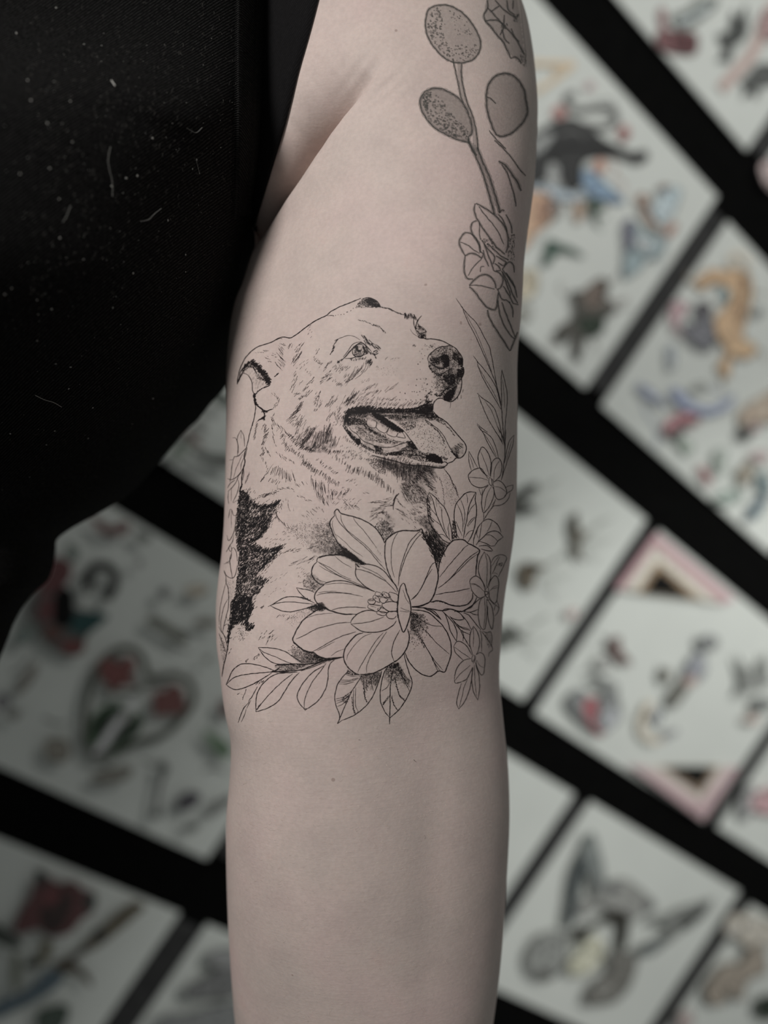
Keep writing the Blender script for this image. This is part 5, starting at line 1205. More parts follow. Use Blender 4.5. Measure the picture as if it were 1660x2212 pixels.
class Print:
    """flat coloured shapes printed on one sheet, laid one over another"""
    def __init__(s, name, sheet, paper): s.name, s.sheet, s.paper = name, sheet, paper; s.v = []; s.f = []; s.m = []; s.mats = []; s.r = []; s.span = []
    def _mat(s, seen):
        mt = pcol(seen, s.paper)
        if mt not in s.mats: s.mats.append(mt)
        return s.mats.index(mt)
    def poly(s, crop, seen, pts, smooth=True, closed=True):
        if s.paper < 120 and max(seen) < 90: seen = tuple(c_ * 0.82 for c_ in seen)
        P = cpts(crop, pts, CRP)
        if smooth: P = catmull(P, True, 9.0)
        global LAYER
        LAYER += 0.00002
        off = 0.0062 + LAYER
        base = len(s.v); f0 = len(s.f)
        tris = tessellate_polygon([[Vector((p[0], p[1], 0)) for p in P]])
        s.v += [to_wall(p[0], p[1], off) for p in P]
        mi = s._mat(seen)
        for t in tris: s.f.append(tuple(base + i for i in t)); s.m.append(mi)
        # dark drawn outline, as flash art has
        if smooth and sum(seen) > 150:
            LAYER += 0.00001; mo = s._mat(tuple(c_ * 0.48 for c_ in seen)); kb = len(s.v); n_ = len(P)
            for i in range(n_):
                t_ = np.array(P[(i + 1) % n_]) - np.array(P[i - 1]); t_ = t_ / (np.hypot(*t_) + 1e-9); q_ = np.array([-t_[1], t_[0]]) * (0.7 + 0.9 * abs(math.sin(i * 0.61)))
                s.v += [to_wall(*(np.array(P[i]) + q_), 0.0062 + LAYER), to_wall(*(np.array(P[i]) - q_), 0.0062 + LAYER)]
            for i in range(n_):
                j = (i + 1) % n_; s.f.append((kb + 2 * i, kb + 2 * i + 1, kb + 2 * j + 1, kb + 2 * j)); s.m.append(mo)
        # drawn detail: darker and lighter touches inside the shape
        xs = [p[0] for p in P]; ys = [p[1] for p in P]
        ar = (max(xs) - min(xs)) * (max(ys) - min(ys)); Q = [(p[0], p[1]) for p in P]
        if ar > 700 and min(seen) > 22:
            rr = random.Random(int(xs[0] * 7 + ys[0]))
            for _ in range(min(40, int(ar / (75 if s.paper > 120 else 220)))):
                x, y = rr.uniform(min(xs), max(xs)), rr.uniform(min(ys), max(ys))
                if not inside(Q, x, y): continue
                L_ = rr.uniform(4, 11); a = rr.uniform(0, 3.14); w_ = rr.uniform(1.5, 4.0); LAYER += 0.000004
                dx, dy = math.cos(a), math.sin(a)
                q4 = [(x - dx * L_, y - dy * L_), (x - dy * w_, y + dx * w_), (x + dx * L_, y + dy * L_), (x + dy * w_, y - dx * w_)]
                if not all(inside(Q, *t_) for t_ in q4): continue
                k_ = rr.choice((0.55, 0.55, 0.7, 1.3)); mi2 = s._mat(tuple(min(190, c_ * k_) for c_ in seen)); kb = len(s.v)
                s.v += [to_wall(t_[0], t_[1], 0.0062 + LAYER) for t_ in q4]; s.f.append((kb, kb + 1, kb + 2, kb + 3)); s.m.append(mi2)
        s._note(P, base, f0)
        return s
    def line(s, crop, seen, w, pts, closed=False):
        if s.paper < 120: seen = tuple(c_ * 0.62 for c_ in seen)
        P = catmull(cpts(crop, pts, CRP), closed, 6.0)
        global LAYER
        LAYER += 0.00002
        off = 0.0062 + LAYER; base = len(s.v); f0 = len(s.f); n_ = len(P); mi = s._mat(seen)
        for i, p in enumerate(P):
            a = P[(i - 1) % n_] if closed or i > 0 else P[i]; b = P[(i + 1) % n_] if closed or i < n_ - 1 else P[i]
            t = b - a; t = t / (np.hypot(*t) + 1e-9); q = np.array([-t[1], t[0]]) * w / 2
            s.v += [to_wall(*(p + q), off), to_wall(*(p - q), off)]
        for i in range(n_ if closed else n_ - 1):
            j = (i + 1) % n_
            s.f.append((base + 2 * i, base + 2 * i + 1, base + 2 * j + 1, base + 2 * j)); s.m.append(mi)
        s._note(P, base, f0, w / 2)
        return s
    def dot(s, crop, seen, x, y, rx, ry):
        q = ' '.join('%f %f' % (x + rx * math.cos(a), y + ry * math.sin(a)) for a in np.linspace(0, 2 * math.pi, 14, endpoint=False))
        return s.poly(crop, seen, q, False)
    def done(s):
        # shapes that touch are one part; separate motifs become parts of their own
        rects = s.r; n_ = len(rects); g = list(range(n_))
        def find(i):
            while g[i] != i: i = g[i]
            return i
        for i in range(n_):
            for j in range(i):
                a, b = rects[i], rects[j]
                if a[0] <= b[2] and b[0] <= a[2] and a[1] <= b[3] and b[1] <= a[3]: g[find(i)] = find(j)
        for root in sorted(set(find(i) for i in range(n_))):
            v_, f_, m_ = [], [], []
            for i in range(n_):
                if find(i) != root: continue
                va, vb, fa, fb = s.span[i]; k = len(v_)
                v_ += s.v[va:vb]; f_ += [tuple(q - va + k for q in f) for f in s.f[fa:fb]]; m_ += s.m[fa:fb]
            used = sorted(set(m_))
            mk(s.name, v_, f_, [s.mats[q] for q in used], s.sheet, midx=[used.index(q) for q in m_])
    def _note(s, P, base, f0, pad=0):
        s.r.append((min(p[0] for p in P) - pad, min(p[1] for p in P) - pad, max(p[0] for p in P) + pad, max(p[1] for p in P) + pad)); s.span.append((base, len(s.v), f0, len(s.f)))
LAYER = 0.0

def sheet(u0, u1, row, label, dv=(0, 0)):
    v0, v1 = ROWS[row]
    o = wall_box('flash_sheet', u0, u1, v0 + dv[0], v1 + dv[1], 0.0045, 0.006, PAPER)
    return tag(o, label, 'art print', 'tattoo flash sheets in rows on the black wall')

S1 = sheet(0.095, 0.515, 0, 'white flash sheet, topmost right, with dark jagged shapes and a red boot')
S10 = sheet(0.552, 0.97, 0, 'white flash sheet cut off by the right edge above the tiger sheet')
S2 = sheet(0.098, 0.518, 1, 'white flash sheet with a black panther, blue figure and green leaves', (0, 0.004))
S3 = sheet(0.556, 0.976, 1, 'white flash sheet with an orange tiger and a blue bird', (-0.003, -0.010))
S4 = sheet(0.312, 0.734, 2, 'white flash sheet of small brown swallows right beside the arm', (0.002, 0))
S5 = sheet(0.765, 1.188, 2, 'white flash sheet with pink and black corner triangles', (-0.004, 0))
S9 = sheet(1.223, 1.645, 2, 'white flash sheet with grey and pink shapes at the right edge')
S11 = sheet(-0.15, 0.270, 2, 'flash sheet between the black top and the arm', (0.012, 0))
S6 = sheet(0.498, 0.918, 3, 'blank looking flash sheet corner between forearm and winged creature sheet', (0, -0.004))
S7 = sheet(0.955, 1.358, 3, 'white flash sheet with a grey winged creature, lower right')
S8 = sheet(1.402, 1.82, 3, 'white flash sheet with beige and brown shapes in the bottom right corner', (0, -0.010))
S12 = sheet(0.025, 0.446, 3, 'shaded flash sheet with a large heart and red flowers', (0, 0.006))
S13 = sheet(0.038, 0.459, 4, 'shaded flash sheet with a red rose and a dagger')
S14 = sheet(0.504, 0.92, 4, 'shaded flash sheet with grey shapes beside the forearm, bottom left')

# --- top right sheet
def sketch(name, sh, paper, crop, seen, *strokes):
    p = Print(name, sh, paper)
    for q in strokes: p.line(crop, seen, 4.0, q)
    p.done()
sketch('tail_feather_print', S2, PAPER_R, '1', (96, 98, 96), '560 660 640 640 700 700', '600 760 680 740 720 800')
sketch('flame_print', S2, PAPER_R, '1', (150, 118, 108), '640 1010 690 1080 650 1140', '680 1130 740 1180 720 1240')
sketch('grass_print', S2, PAPER_R, '2', (88, 104, 92), '520 150 600 210 640 200', '540 180 560 260 600 290', '470 130 440 180 400 200')
sketch('claw_print', S2, PAPER_R, '2', (110, 104, 98), '620 640 680 600 700 560', '650 790 720 800 770 770', '350 700 320 660 340 620', '330 1000 270 1030 250 990', '520 980 560 1040 540 1090')
sketch('vine_print', S2, PAPER_R, '2', (120, 134, 142), '760 480 720 540 740 600', '960 300 1010 350 1000 420', '900 450 960 500 940 540')
sketch('whisker_print', S3, PAPER_R, '2', (120, 104, 84), '1190 640 1140 600 1150 560', '1560 700 1610 690 1640 720', '1580 1040 1630 1080 1640 1130', '1400 1200 1360 1250 1380 1300')
sketch('stripe_print', S3, PAPER_R, '2', (92, 70, 52), '1300 570 1330 620', '1380 560 1390 620', '1470 560 1450 640', '1540 640 1480 680', '1545 740 1470 770', '1520 840 1450 860', '1510 920 1430 940', '1480 1000 1400 1020', '1450 1090 1400 1120')
sketch('petal_print', S3, PAPER_R, '2', (70, 70, 76), '1220 780 1180 840 1220 880', '1290 860 1240 920 1260 980', '1200 920 1180 980 1220 1010', '1320 930 1340 990 1300 1040')
sketch('feather_print', S3, PAPER_R, '3', (122, 130, 150), '900 130 960 180 1010 210', '1090 130 1170 200 1240 250', '1420 170 1340 230 1290 270', '880 200 920 280 960 330', '960 330 980 420 960 480', '1250 100 1320 120 1400 140')
sketch('fern_print', S3, PAPER_R, '3', (126, 142, 130), '1340 520 1390 560 1370 640', '1420 620 1460 690 1440 760', '1360 720 1420 760 1500 770', '1560 600 1600 680 1590 760', '1620 560 1640 640 1630 700', '1560 820 1600 880 1650 900')
sketch('rigging_print', S5, PAPER_R, '4', (140, 142, 140), '470 740 540 700 600 720', '560 600 620 560 680 580', '620 480 660 520 700 500', '440 860 480 820 520 840', '740 900 760 980 730 1040')
sketch('scale_print', S5, PAPER_R, '4', (120, 120, 124), '1180 640 1240 700 1220 760', '1120 790 1150 850 1110 900', '920 1020 970 1080 1040 1100', '1250 500 1300 520 1340 560', '980 680 1010 720 1060 780')
sketch('wing_bone_print', S7, PAPER_R, '5', (78, 84, 84), '600 450 620 560 600 660', '620 520 650 640 640 760', '530 620 500 760 480 900', '1240 850 1140 900 1020 960', '1280 880 1180 960 1060 1020', '980 1060 930 1100 870 1130', '700 760 780 800 860 790', '880 760 930 820 960 860')
sketch('arrow_print', S12, PAPER_L, '7', (74, 74, 70), '1150 330 1230 380 1300 400', '80 560 160 500 220 420', '300 860 380 900 460 900', '980 1150 1060 1180 1140 1160', '1400 1230 1480 1210 1560 1240', '720 1190 800 1230 900 1240')
Print('boot_print', S1, PAPER_R).poly('1', (118, 78, 80), '960 200 1100 200 1200 220 1210 300 1180 350 1050 340 950 290').poly('1', (150, 112, 112), '960 60 1000 60 1012 200 970 200').poly('1', (96, 60, 62), '1060 240 1190 240 1190 320 1080 320').done()
Print('banner_print', S1, PAPER_R).poly('1', (112, 118, 112), '1040 110 1150 60 1200 0 1340 -10 1310 60 1200 150 1110 200').poly('1', (168, 176, 178), '1080 130 1180 90 1280 30 1300 50 1190 120 1100 160').done()
Print('jagged_leaf_print', S1, PAPER_R).poly('1', (68, 70, 68), '1430 60 1470 120 1520 20 1535 200 1500 260 1440 300 1420 400 1330 390 1380 330 1330 220 1410 200', False).poly('1', (82, 84, 82), '1480 520 1540 470 1580 410 1660 400 1760 430 1760 530 1610 560 1590 640 1550 590 1490 640 1510 560', False).done()
Print('snake_print', S1, PAPER_R).line('1', (168, 142, 134), 24, '1360 570 1440 480 1540 370 1600 260 1650 100 1720 20').poly('1', (150, 118, 116), '1600 120 1700 60 1720 240 1620 240').done()
Print('flower_print', S10, PAPER_R).poly('1', (180, 158, 155), '1610 1060 1700 1030 1720 1220 1650 1190').done()
# --- panther sheet
Print('triangle_print', S2, PAPER_R).line('1', (188, 165, 132), 12, '130 402 420 408').line('1', (188, 165, 132), 12, '420 408 290 510 170 590').line('1', (182, 160, 130), 10, '300 430 310 480').done()
Print('panther_print', S2, PAPER_R).line('1', (92, 92, 90), 13, '430 600 375 610 370 660 430 700 550 690 640 690 690 750 660 800 560 815 480 800').poly('1', (56, 56, 56), '180 850 300 780 420 760 520 820 620 900 720 950 800 980 870 960 890 1010 820 1050 720 1010 600 1000 500 1020 460 1090 450 1200 370 1210 330 1100 320 1040 260 1030 240 1130 160 1190 100 1190 100 950').poly('1', (140, 142, 140), '150 920 250 850 290 870 230 950 160 1000').poly('1', (150, 152, 150), '255 1060 320 1070 315 1190 250 1190').line('1', (92, 92, 90), 5, '330 850 420 830 480 880').line('1', (24, 24, 24), 6, '250 970 420 940 640 960 780 1000').done()
Print('rose_print', S2, PAPER_R).dot('1', (165, 112, 106), 325, 720, 48, 44).dot('1', (148, 84, 80), 740, 850, 38, 48).dot('1', (172, 118, 98), 585, 1060, 40, 46).dot('1', (165, 142, 142), 520, 550, 28, 32).dot('1', (120, 62, 60), 735, 880, 20, 30).done()
Print('wing_print', S2, PAPER_R).poly('1', (112, 138, 164), '480 1080 560 1120 620 1170 740 1290 640 1290 520 1250 470 1180').poly('1', (152, 166, 176), '100 1190 250 1190 400 1230 480 1240 480 1290 100 1250').done()
Print('figure_print', S2, PAPER_R).poly('2', (184, 144, 112), '60 70 260 60 280 150 260 240 180 300 110 400 40 400').poly('2', (166, 140, 118), '420 100 490 110 480 200 430 240').poly('2', (120, 110, 104), '250 90 330 120 320 200 280 200').poly('2', (150, 112, 90), '200 90 260 110 250 210 200 250').done()
Print('green_leaf_print', S2, PAPER_R).poly('2', (80, 96, 84), '500 100 570 90 620 140 560 170 570 260 530 190').poly('2', (66, 92, 80), '250 350 330 380 400 400 480 460 380 430 300 430 270 490 210 520 230 440').poly('2', (185, 172, 142), '60 560 180 560 160 700 60 720').poly('2', (150, 150, 140), '60 780 140 770 130 860 60 870').done()
Print('blue_figure_print', S2, PAPER_R).poly('2', (160, 178, 184), '960 30 1100 20 1080 110 1040 200 960 250 930 190 900 140 960 100').poly('2', (160, 134, 118), '820 60 910 80 890 150 950 250 980 290 930 280 860 190').poly('2', (132, 150, 154), '740 250 790 220 850 280 960 330 1000 400 960 460 880 470 850 530 760 590 740 580 740 400').poly('2', (106, 106, 122), '740 230 790 230 800 360 770 420 740 380').poly('2', (172, 124, 108), '1040 240 1080 260 1040 320 1000 320').poly('2', (110, 80, 72), '960 10 1020 0 1010 40 970 40').poly('2', (178, 190, 194), '820 330 920 370 900 420 830 400').done()
Print('beetle_print', S2, PAPER_R).poly('2', (78, 76, 70), '470 680 520 640 600 590 640 640 620 720 680 760 660 830 610 850 600 930 540 970 490 960 470 1050 440 1130 410 1080 410 960 340 1010 290 970 330 900 400 860 420 780 390 690').poly('2', (112, 98, 88), '480 690 590 610 610 720 530 800').poly('2', (50, 60, 50), '440 860 600 850 590 940 500 960').line('2', (140, 130, 125), 5, '620 760 700 740 760 730').done()
# --- tiger sheet
Print('tiger_print', S3, PAPER_R).line('2', (186, 172, 152), 9, '1440 545 1430 460 1480 435 1560 520').poly('2', (184, 148, 106), '1190 620 1290 540 1400 550 1440 530 1540 570 1560 680 1540 800 1510 900 1500 980 1580 1020 1570 1090 1490 1110 1430 1090 1420 1180 1400 1240 1340 1160 1400 1060 1330 960 1320 850 1400 770 1420 680 1330 620 1240 670').poly('2', (146, 110, 80), '1480 580 1530 600 1510 800 1480 900 1460 800 1500 700').line('2', (130, 104, 80), 5, '1420 860 1500 850').line('2', (130, 104, 80), 5, '1380 960 1480 960').line('2', (130, 104, 80), 6, '1220 630 1300 600').done()
Print('dark_flower_print', S3, PAPER_R).poly('2', (186, 150, 155), '1050 750 1150 760 1120 830 1080 900 1120 960 1090 950 1040 870').poly('2', (104, 104, 110), '1200 760 1260 750 1300 790 1290 850 1320 900 1310 1000 1280 1060 1180 1020 1110 920 1160 880 1210 900').dot('2', (56, 48, 52), 1262, 790, 38, 40).poly('2', (130, 156, 160), '1380 660 1420 680 1400 740 1360 720').dot('2', (108, 110, 108), 1600, 810, 32, 34).poly('2', (152, 160, 168), '1020 1040 1060 1030 1060 1160 1030 1180').done()
Print('blue_bird_print', S3, PAPER_R).poly('3', (148, 156, 180), '850 80 920 110 1020 200 1030 230 960 190 890 150').poly('3', (138, 148, 176), '1060 110 1130 130 1200 200 1290 230 1380 200 1450 150 1420 230 1310 280 1240 270 1150 250 1080 180').poly('3', (186, 124, 130), '1020 340 1100 270 1200 270 1240 310 1190 350 1120 360 1060 400 1030 390').poly('3', (78, 84, 80), '1040 390 1130 380 1110 430 1040 410').poly('3', (150, 166, 150), '1110 430 1190 460 1170 520 1130 480').poly('3', (150, 152, 146), '1200 90 1290 80 1280 120 1210 120').poly('3', (120, 80, 84), '1060 350 1200 300 1220 320 1100 360').done()
Print('crouching_figure_print', S3, PAPER_R).poly('3', (166, 146, 126), '1490 260 1560 200 1660 140 1740 130 1740 300 1560 320 1500 350').poly('3', (58, 58, 56), '1480 370 1560 370 1540 430 1480 420').poly('3', (176, 140, 140), '1540 350 1610 340 1600 380').done()
Print('plant_print', S3, PAPER_R).poly('3', (150, 160, 150), '1340 500 1400 490 1380 620 1340 640').poly('3', (140, 130, 114), '1480 620 1560 560 1570 640 1500 720').poly('3', (176, 150, 150), '1560 510 1660 510 1660 560 1580 560').poly('3', (176, 130, 130), '1230 600 1280 610 1310 700 1290 710').poly('3', (130, 146, 136), '1330 790 1480 740 1500 790 1400 830').poly('3', (92, 112, 124), '1530 900 1600 800 1640 770 1660 800 1560 930').poly('3', (108, 124, 126), '1600 650 1660 640 1680 760 1610 740').done()
# --- swallow sheet: each bird
for nm, parts in (('swallow_print', [('3', (72, 72, 68), '60 800 200 700 240 720 180 780 150 820 240 850 180 880 60 890')]),
                  ('swallow_print', [('3', (108, 102, 90), '450 910 480 880 490 990 560 1000 530 1040 490 1070 510 1160 540 1180 470 1150 440 1090 470 1060 440 1000'), ('3', (70, 64, 52), '450 930 480 920 485 990 455 985')]),
                  ('swallow_print', [('3', (98, 88, 72), '150 1190 220 1200 300 1210 240 1240 210 1300 200 1360 160 1340 120 1280'), ('3', (70, 60, 48), '160 1200 230 1210 200 1260 160 1250')]),
                  ('swallow_print', [('4', (88, 90, 84), '10 460 90 430 110 480 180 510 100 530 60 560 10 560')])):
    p = Print(nm, S4, PAPER_R)
    for c, col, q in parts: p.poly(c, col, q)
    c, col, q = parts[0]; z = nums(q); mx_, my_ = max(z[0::2]), sum(z[1::2]) / len(z[1::2])
    p.line(c, (152, 154, 148), 5, '%f %f %f %f %f %f' % (mx_ - 30, my_ - 30, mx_ + 60, my_ - 90, mx_ + 140, my_ - 140))
    p.line(c, (158, 160, 154), 5, '%f %f %f %f %f %f' % (mx_ - 20, my_ + 10, mx_ + 70, my_ + 5, mx_ + 150, my_ - 10))
    p.line(c, (162, 164, 158), 4, '%f %f %f %f %f %f' % (mx_ - 30, my_ + 40, mx_ + 40, my_ + 90, mx_ + 80, my_ + 130))
    p.done()
Print('blossom_print', S4, PAPER_R).poly('4', (188, 160, 155), '425 345 480 335 470 380 430 390').done()
# --- triangle sheet
Print('corner_triangle_print', S5, PAPER_R).poly('3', (170, 128, 134), '965 1005 1460 1420 1380 1440 960 1080 760 1360 710 1350', False).poly('3', (192, 178, 165), '960 1085 1375 1440 1270 1425 975 1180 850 1370 765 1360', False).poly('3', (140, 114, 84), '975 1180 1260 1420 880 1375 850 1370', False).poly('3', (14, 13, 12), '985 1230 1190 1405 895 1372', False).done()
Print('corner_triangle_print', S5, PAPER_R).poly('5', (170, 138, 142), '830 5 920 20 1250 230 1430 20 1490 20 1280 335 1250 325', False).poly('5', (180, 168, 160), '920 20 1010 15 1250 185 1370 20 1430 20 1255 240', False).poly('5', (118, 98, 78), '1010 15 1370 15 1255 190', False).poly('5', (18, 16, 14), '1060 15 1325 15 1255 145', False).done()
Print('seated_figure_print', S5, PAPER_R).poly('4', (116, 118, 118), '420 900 500 830 560 880 640 870 700 780 730 850 720 1000 640 1110 570 1080 480 1000').poly('4', (158, 86, 92), '530 890 600 880 610 960 590 1050 640 1090 610 1110 520 980').poly('4', (160, 162, 168), '650 970 730 950 720 1030 650 1080').poly('4', (108, 84, 80), '680 540 740 500 750 580 800 640 810 680 740 650 700 610').poly('4', (168, 168, 164), '590 650 680 630 700 700 620 700').poly('4', (132, 134, 132), '560 740 640 760 720 790 720 850 600 790').done()
Print('curled_snake_print', S5, PAPER_R).line('4', (190, 172, 150), 11, '940 900 890 1000 885 1080 930 1140 1000 1150').line('4', (128, 128, 130), 13, '1010 1130 1100 1080').poly('4', (108, 106, 98), '1040 900 1100 800 1150 760 1180 800 1100 920 1060 940').poly('4', (138, 140, 150), '1150 760 1170 680 1220 610 1250 600 1280 690 1240 770 1190 780').dot('4', (122, 124, 124), 1292, 540, 66, 54).dot('4', (118, 116, 106), 1030, 740, 34, 50).poly('4', (168, 140, 130), '1140 770 1200 740 1220 790 1160 810').poly('4', (130, 132, 142), '960 960 1000 970 990 1030 960 1020').done()
Print('star_figure_print', S5, PAPER_R).poly('4', (122, 124, 120), '1460 600 1520 680 1580 740 1650 590 1680 800 1600 830 1540 840 1460 880 1500 780', False).poly('4', (108, 110, 108), '1580 880 1680 900 1680 950 1580 960').poly('4', (182, 160, 150), '1510 1020 1590 980 1600 1040').done()
Print('pink_flower_print', S9, PAPER_R).poly('5', (140, 140, 140), '1500 220 1560 120 1580 200 1540 330 1510 320').poly('5', (184, 140, 144), '1570 190 1660 150 1740 160 1740 300 1570 270').done()
# --- winged creature sheet
Print('winged_creature_print', S7, PAPER_R).poly('5', (112, 118, 116), '590 420 620 430 660 560 680 700 640 790 600 700 560 600 530 800 510 900 480 980 440 950 470 800 490 650 540 540').poly('5', (70, 78, 80), '560 560 580 600 540 700 510 820 480 960 460 900 480 700 520 590').poly('5', (130, 130, 126), '680 720 800 690 880 740 980 830 960 880 900 900 830 950 780 960 720 870 640 840 600 900 520 880 560 800 640 800').poly('5', (46, 44, 38), '500 990 640 940 740 870 820 900 830 1000 800 1110 760 1100 770 960 700 950 600 1000 560 1060 500 1060').poly('5', (118, 120, 116), '940 940 1060 900 1150 860 1290 820 1330 820 1260 920 1150 1000 1040 1080 930 1140 860 1150 900 1090 1000 1050 1080 980').poly('5', (58, 60, 58), '1120 950 1200 900 1280 840 1260 900 1160 990').poly('5', (94, 100, 100), '870 1130 1000 1060 1080 1040 960 1140').line('5', (96, 98, 96), 6, '640 640 630 780').dot('5', (86, 88, 88), 730, 740, 34, 30).dot('5', (86, 88, 88), 950, 850, 30, 34).done()
Print('hanging_pod_print', S7, PAPER_R).poly('5', (128, 130, 126), '230 1120 300 1020 400 1000 450 1050 450 1170 400 1260 320 1300 240 1250 220 1180').dot('5', (80, 80, 76), 320, 1265, 50, 36).done()
Print('hanging_pod_print', S7, PAPER_R).poly('5', (104, 102, 96), '720 1130 860 1140 860 1260 800 1370 720 1430 570 1430 620 1310 720 1230').dot('5', (130, 128, 122), 680, 1350, 40, 40).done()
Print('yellow_flower_print', S7, PAPER_R).poly('5', (184, 182, 156), '520 1130 620 1030 680 1100 650 1200 560 1260 480 1260 470 1190').dot('5', (150, 150, 128), 535, 1235, 30, 26).done()
Print('beast_print', S8, PAPER_R).poly('5', (170, 162, 148), '1440 900 1660 940 1740 1060 1560 1100 1450 1020 1400 1050').poly('5', (138, 126, 112), '1290 1340 1400 1200 1500 1190 1560 1100 1620 1080 1650 1240 1540 1300 1500 1420 1420 1360 1400 1440 1310 1430').poly('5', (44, 54, 44), '1600 1420 1660 1380 1720 1400 1700 1530 1600 1500').poly('5', (176, 154, 150), '1140 1500 1200 1480 1200 1580 1130 1590').done()
# --- shaded sheets on the left
Print('heart_print', S12, PAPER_L).line('7', (60, 62, 54), 15, '630 1110 590 900 610 700 680 520 780 410 900 385 980 450 1015 570 1080 590 1200 570 1310 620 1335 740 1260 860 1130 980 960 1030 760 1110', True).line('7', (72, 74, 66), 9, '720 660 840 690 940 680 1040 620').poly('7', (72, 38, 36), '690 480 760 450 830 480 910 440 940 500 900 560 930 640 850 640 780 680 730 620 690 580').poly('7', (70, 40, 38), '1050 690 1130 680 1180 640 1250 650 1260 720 1290 790 1220 840 1130 840 1060 850 1060 770').poly('7', (40, 58, 40), '610 1030 630 880 720 780 820 770 840 800 750 910 690 1010 640 1060').poly('7', (16, 20, 16), '640 1000 660 900 730 820 800 790 820 810 740 900 680 990').poly('7', (36, 52, 36), '750 1100 850 950 930 830 980 850 970 940 900 1020 800 1090').poly('7', (14, 18, 14), '780 1070 860 960 930 850 960 870 940 940 880 1010').poly('7', (106, 100, 101), '640 1100 700 1100 800 960 880 840 860 820 760 920').dot('7', (118, 118, 112), 915, 770, 34, 40).done()
Print('rose_cluster_print', S12, PAPER_L).poly('7', (50, 48, 46), '200 60 300 -40 420 -60 500 80 560 120 740 150 720 200 600 300 580 400 500 440 380 400 300 330 260 220 190 160').poly('7', (18, 42, 42), '500 150 740 150 680 230 560 290 490 260').poly('7', (62, 34, 35), '280 60 380 40 400 150 330 200 260 180').poly('7', (66, 34, 32), '420 340 560 330 580 400 500 430 430 400').poly('7', (58, 36, 32), '310 230 420 250 400 330 320 310').poly('7', (6, 6, 6), '400 -40 500 0 500 200 440 240 380 220 370 120').poly('7', (70, 78, 74), '80 310 180 230 240 260 180 360').poly('6', (62, 34, 35), '360 1300 480 1320 490 1420 400 1520 260 1540 330 1400').poly('6', (72, 80, 74), '470 1190 540 1240 520 1320 480 1310').done()
Print('horseshoe_print', S12, PAPER_L).line('6', (28, 28, 26), 20, '620 1540 605 1430 640 1365 720 1350 785 1400 790 1490 730 1580').done()
Print('ribbon_print', S12, PAPER_L).poly('6', (66, 42, 40), '620 1010 700 1040 760 1080 870 1040 900 1080 860 1130 700 1130 650 1060').poly('6', (60, 62, 58), '920 1100 1040 1140 1020 1190 960 1170').done()
Print('small_motif_print', S12, PAPER_L).dot('6', (58, 58, 58), 1130, 1540, 40, 42).dot('6', (82, 82, 80), 960, 1330, 30, 30).poly('6', (96, 88, 76), '1270 1520 1380 1480 1440 1510 1380 1560').poly('7', (64, 64, 56), '1020 170 1090 180 1180 240 1290 300 1270 350 1180 310 1090 250 1020 210').poly('7', (80, 76, 68), '1350 190 1480 190 1500 230 1360 230').done()
Print('green_leaf_print', S12, PAPER_L).poly('7', (54, 72, 52), '1400 950 1500 990 1600 1080 1560 1150 1470 1080').poly('7', (62, 40, 40), '1520 740 1600 760 1610 860 1530 850').poly('7', (82, 84, 76), '1400 460 1450 440 1440 490').done()
Print('faint_square_print', S12, PAPER_L).poly('7', (84, 80, 72), '320 1020 470 1030 460 1160 330 1150').poly('7', (80, 77, 70), '640 1260 900 1200 880 1280 680 1320').poly('7', (74, 72, 66), '30 830 140 820 100 880').poly('7', (84, 80, 74), '200 520 260 500 230 600 130 700 110 680').poly('7', (78, 76, 78), '-20 700 60 730 60 790 -20 800').done()
Print('arrow_print', S12, PAPER_L).line('7', (58, 58, 58), 9, '1120 1190 1125 1260 1090 1380 1080 1520').dot('7', (48, 50, 48), 1128, 1220, 38, 44).dot('7', (52, 54, 52), 1075, 1525, 38, 38).poly('7', (46, 44, 48), '1230 1420 1300 1370 1390 1400 1330 1490 1230 1500').dot('7', (58, 60, 58), 1315, 1620, 50, 34).poly('7', (74, 74, 72), '1430 1500 1580 1400 1590 1450 1450 1540').done()
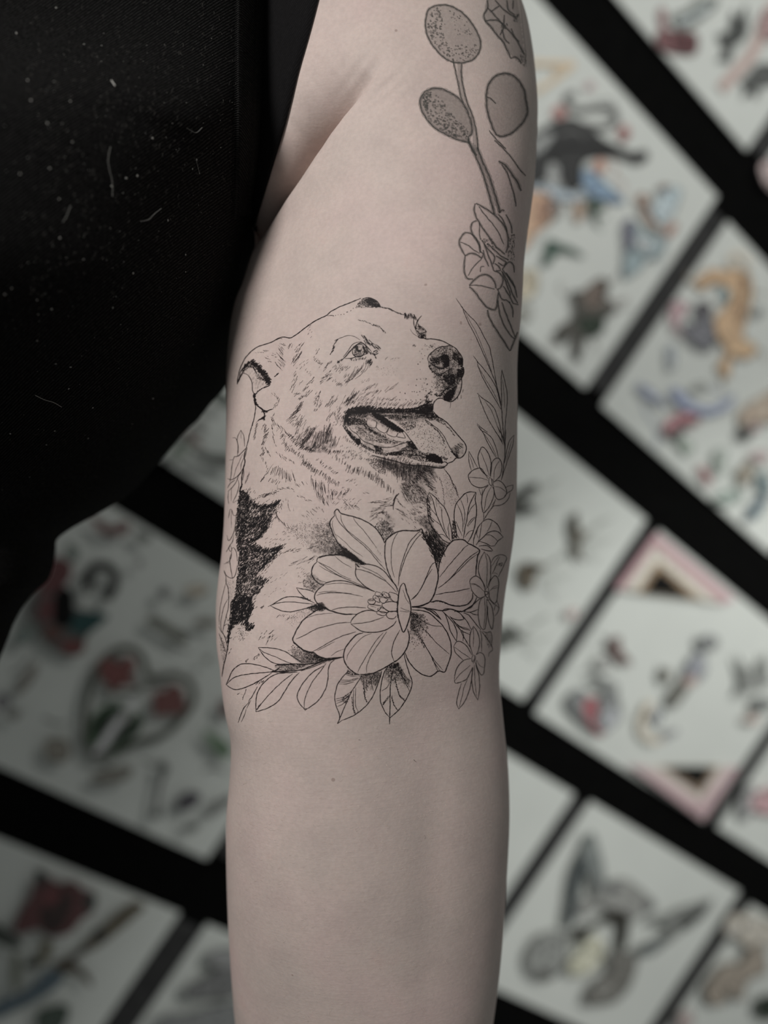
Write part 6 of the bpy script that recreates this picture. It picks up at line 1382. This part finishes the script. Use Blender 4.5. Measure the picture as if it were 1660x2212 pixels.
Print('rose_print', S13, PAPER_L).poly('8', (58, 34, 34), '240 640 300 600 400 660 520 650 560 700 660 740 650 850 560 920 480 1010 340 1030 270 980 200 1000 100 1010 110 920 170 810 220 740').poly('8', (32, 34, 32), '240 580 300 580 330 650 260 690').poly('8', (36, 40, 38), '580 760 660 740 650 840 590 850').poly('8', (36, 28, 27), '270 880 330 760 440 690 500 800 420 980 320 1000').poly('8', (66, 34, 35), '300 760 400 700 420 760 330 830').done()
Print('dagger_print', S13, PAPER_L).poly('8', (52, 46, 34), '900 800 1000 820 960 870 760 1040 640 1120 560 1100 640 1030').dot('8', (26, 26, 24), 690, 1020, 48, 44).line('8', (48, 40, 32), 12, '640 1090 520 1160 440 1230').poly('8', (44, 38, 30), '370 1220 480 1190 620 1310 630 1380 520 1290 400 1280').poly('8', (46, 57, 64), '330 1260 440 1310 340 1420 60 1560 -40 1600 -40 1500 200 1390').done()
Print('stem_print', S13, PAPER_L).poly('8', (58, 54, 38), '290 1060 360 1080 330 1200 200 1260 170 1220 270 1180').dot('8', (30, 32, 28), 220, 1225, 52, 34).poly('8', (38, 42, 38), '-40 940 80 1020 160 1080 120 1120 -40 1060').poly('8', (38, 46, 40), '270 1540 470 1510 420 1680 260 1680').poly('8', (62, 64, 54), '80 1160 140 1170 130 1400 80 1390').done()
Print('grey_shape_print', S14, PAPER_L).poly('8', (68, 68, 68), '1290 1380 1400 1330 1560 1250 1660 1250 1660 1430 1480 1450 1300 1460').poly('8', (86, 86, 86), '1460 1140 1570 1110 1640 1120 1640 1240 1460 1230').poly('8', (73, 74, 74), '1120 1580 1300 1560 1640 1480 1660 1680 1120 1680').done()
Print('grey_shape_print', S11, 140.0).poly('6', (62, 64, 60), '1330 550 1440 580 1600 600 1600 660 1450 640 1360 600').poly('6', (104, 70, 66), '1270 420 1380 500 1400 530 1330 500').poly('6', (70, 76, 70), '1440 100 1600 200 1600 250 1480 220').poly('6', (104, 112, 102), '1180 580 1260 500 1330 520 1220 620').poly('6', (112, 112, 108), '1300 400 1400 330 1420 420 1340 460').done()
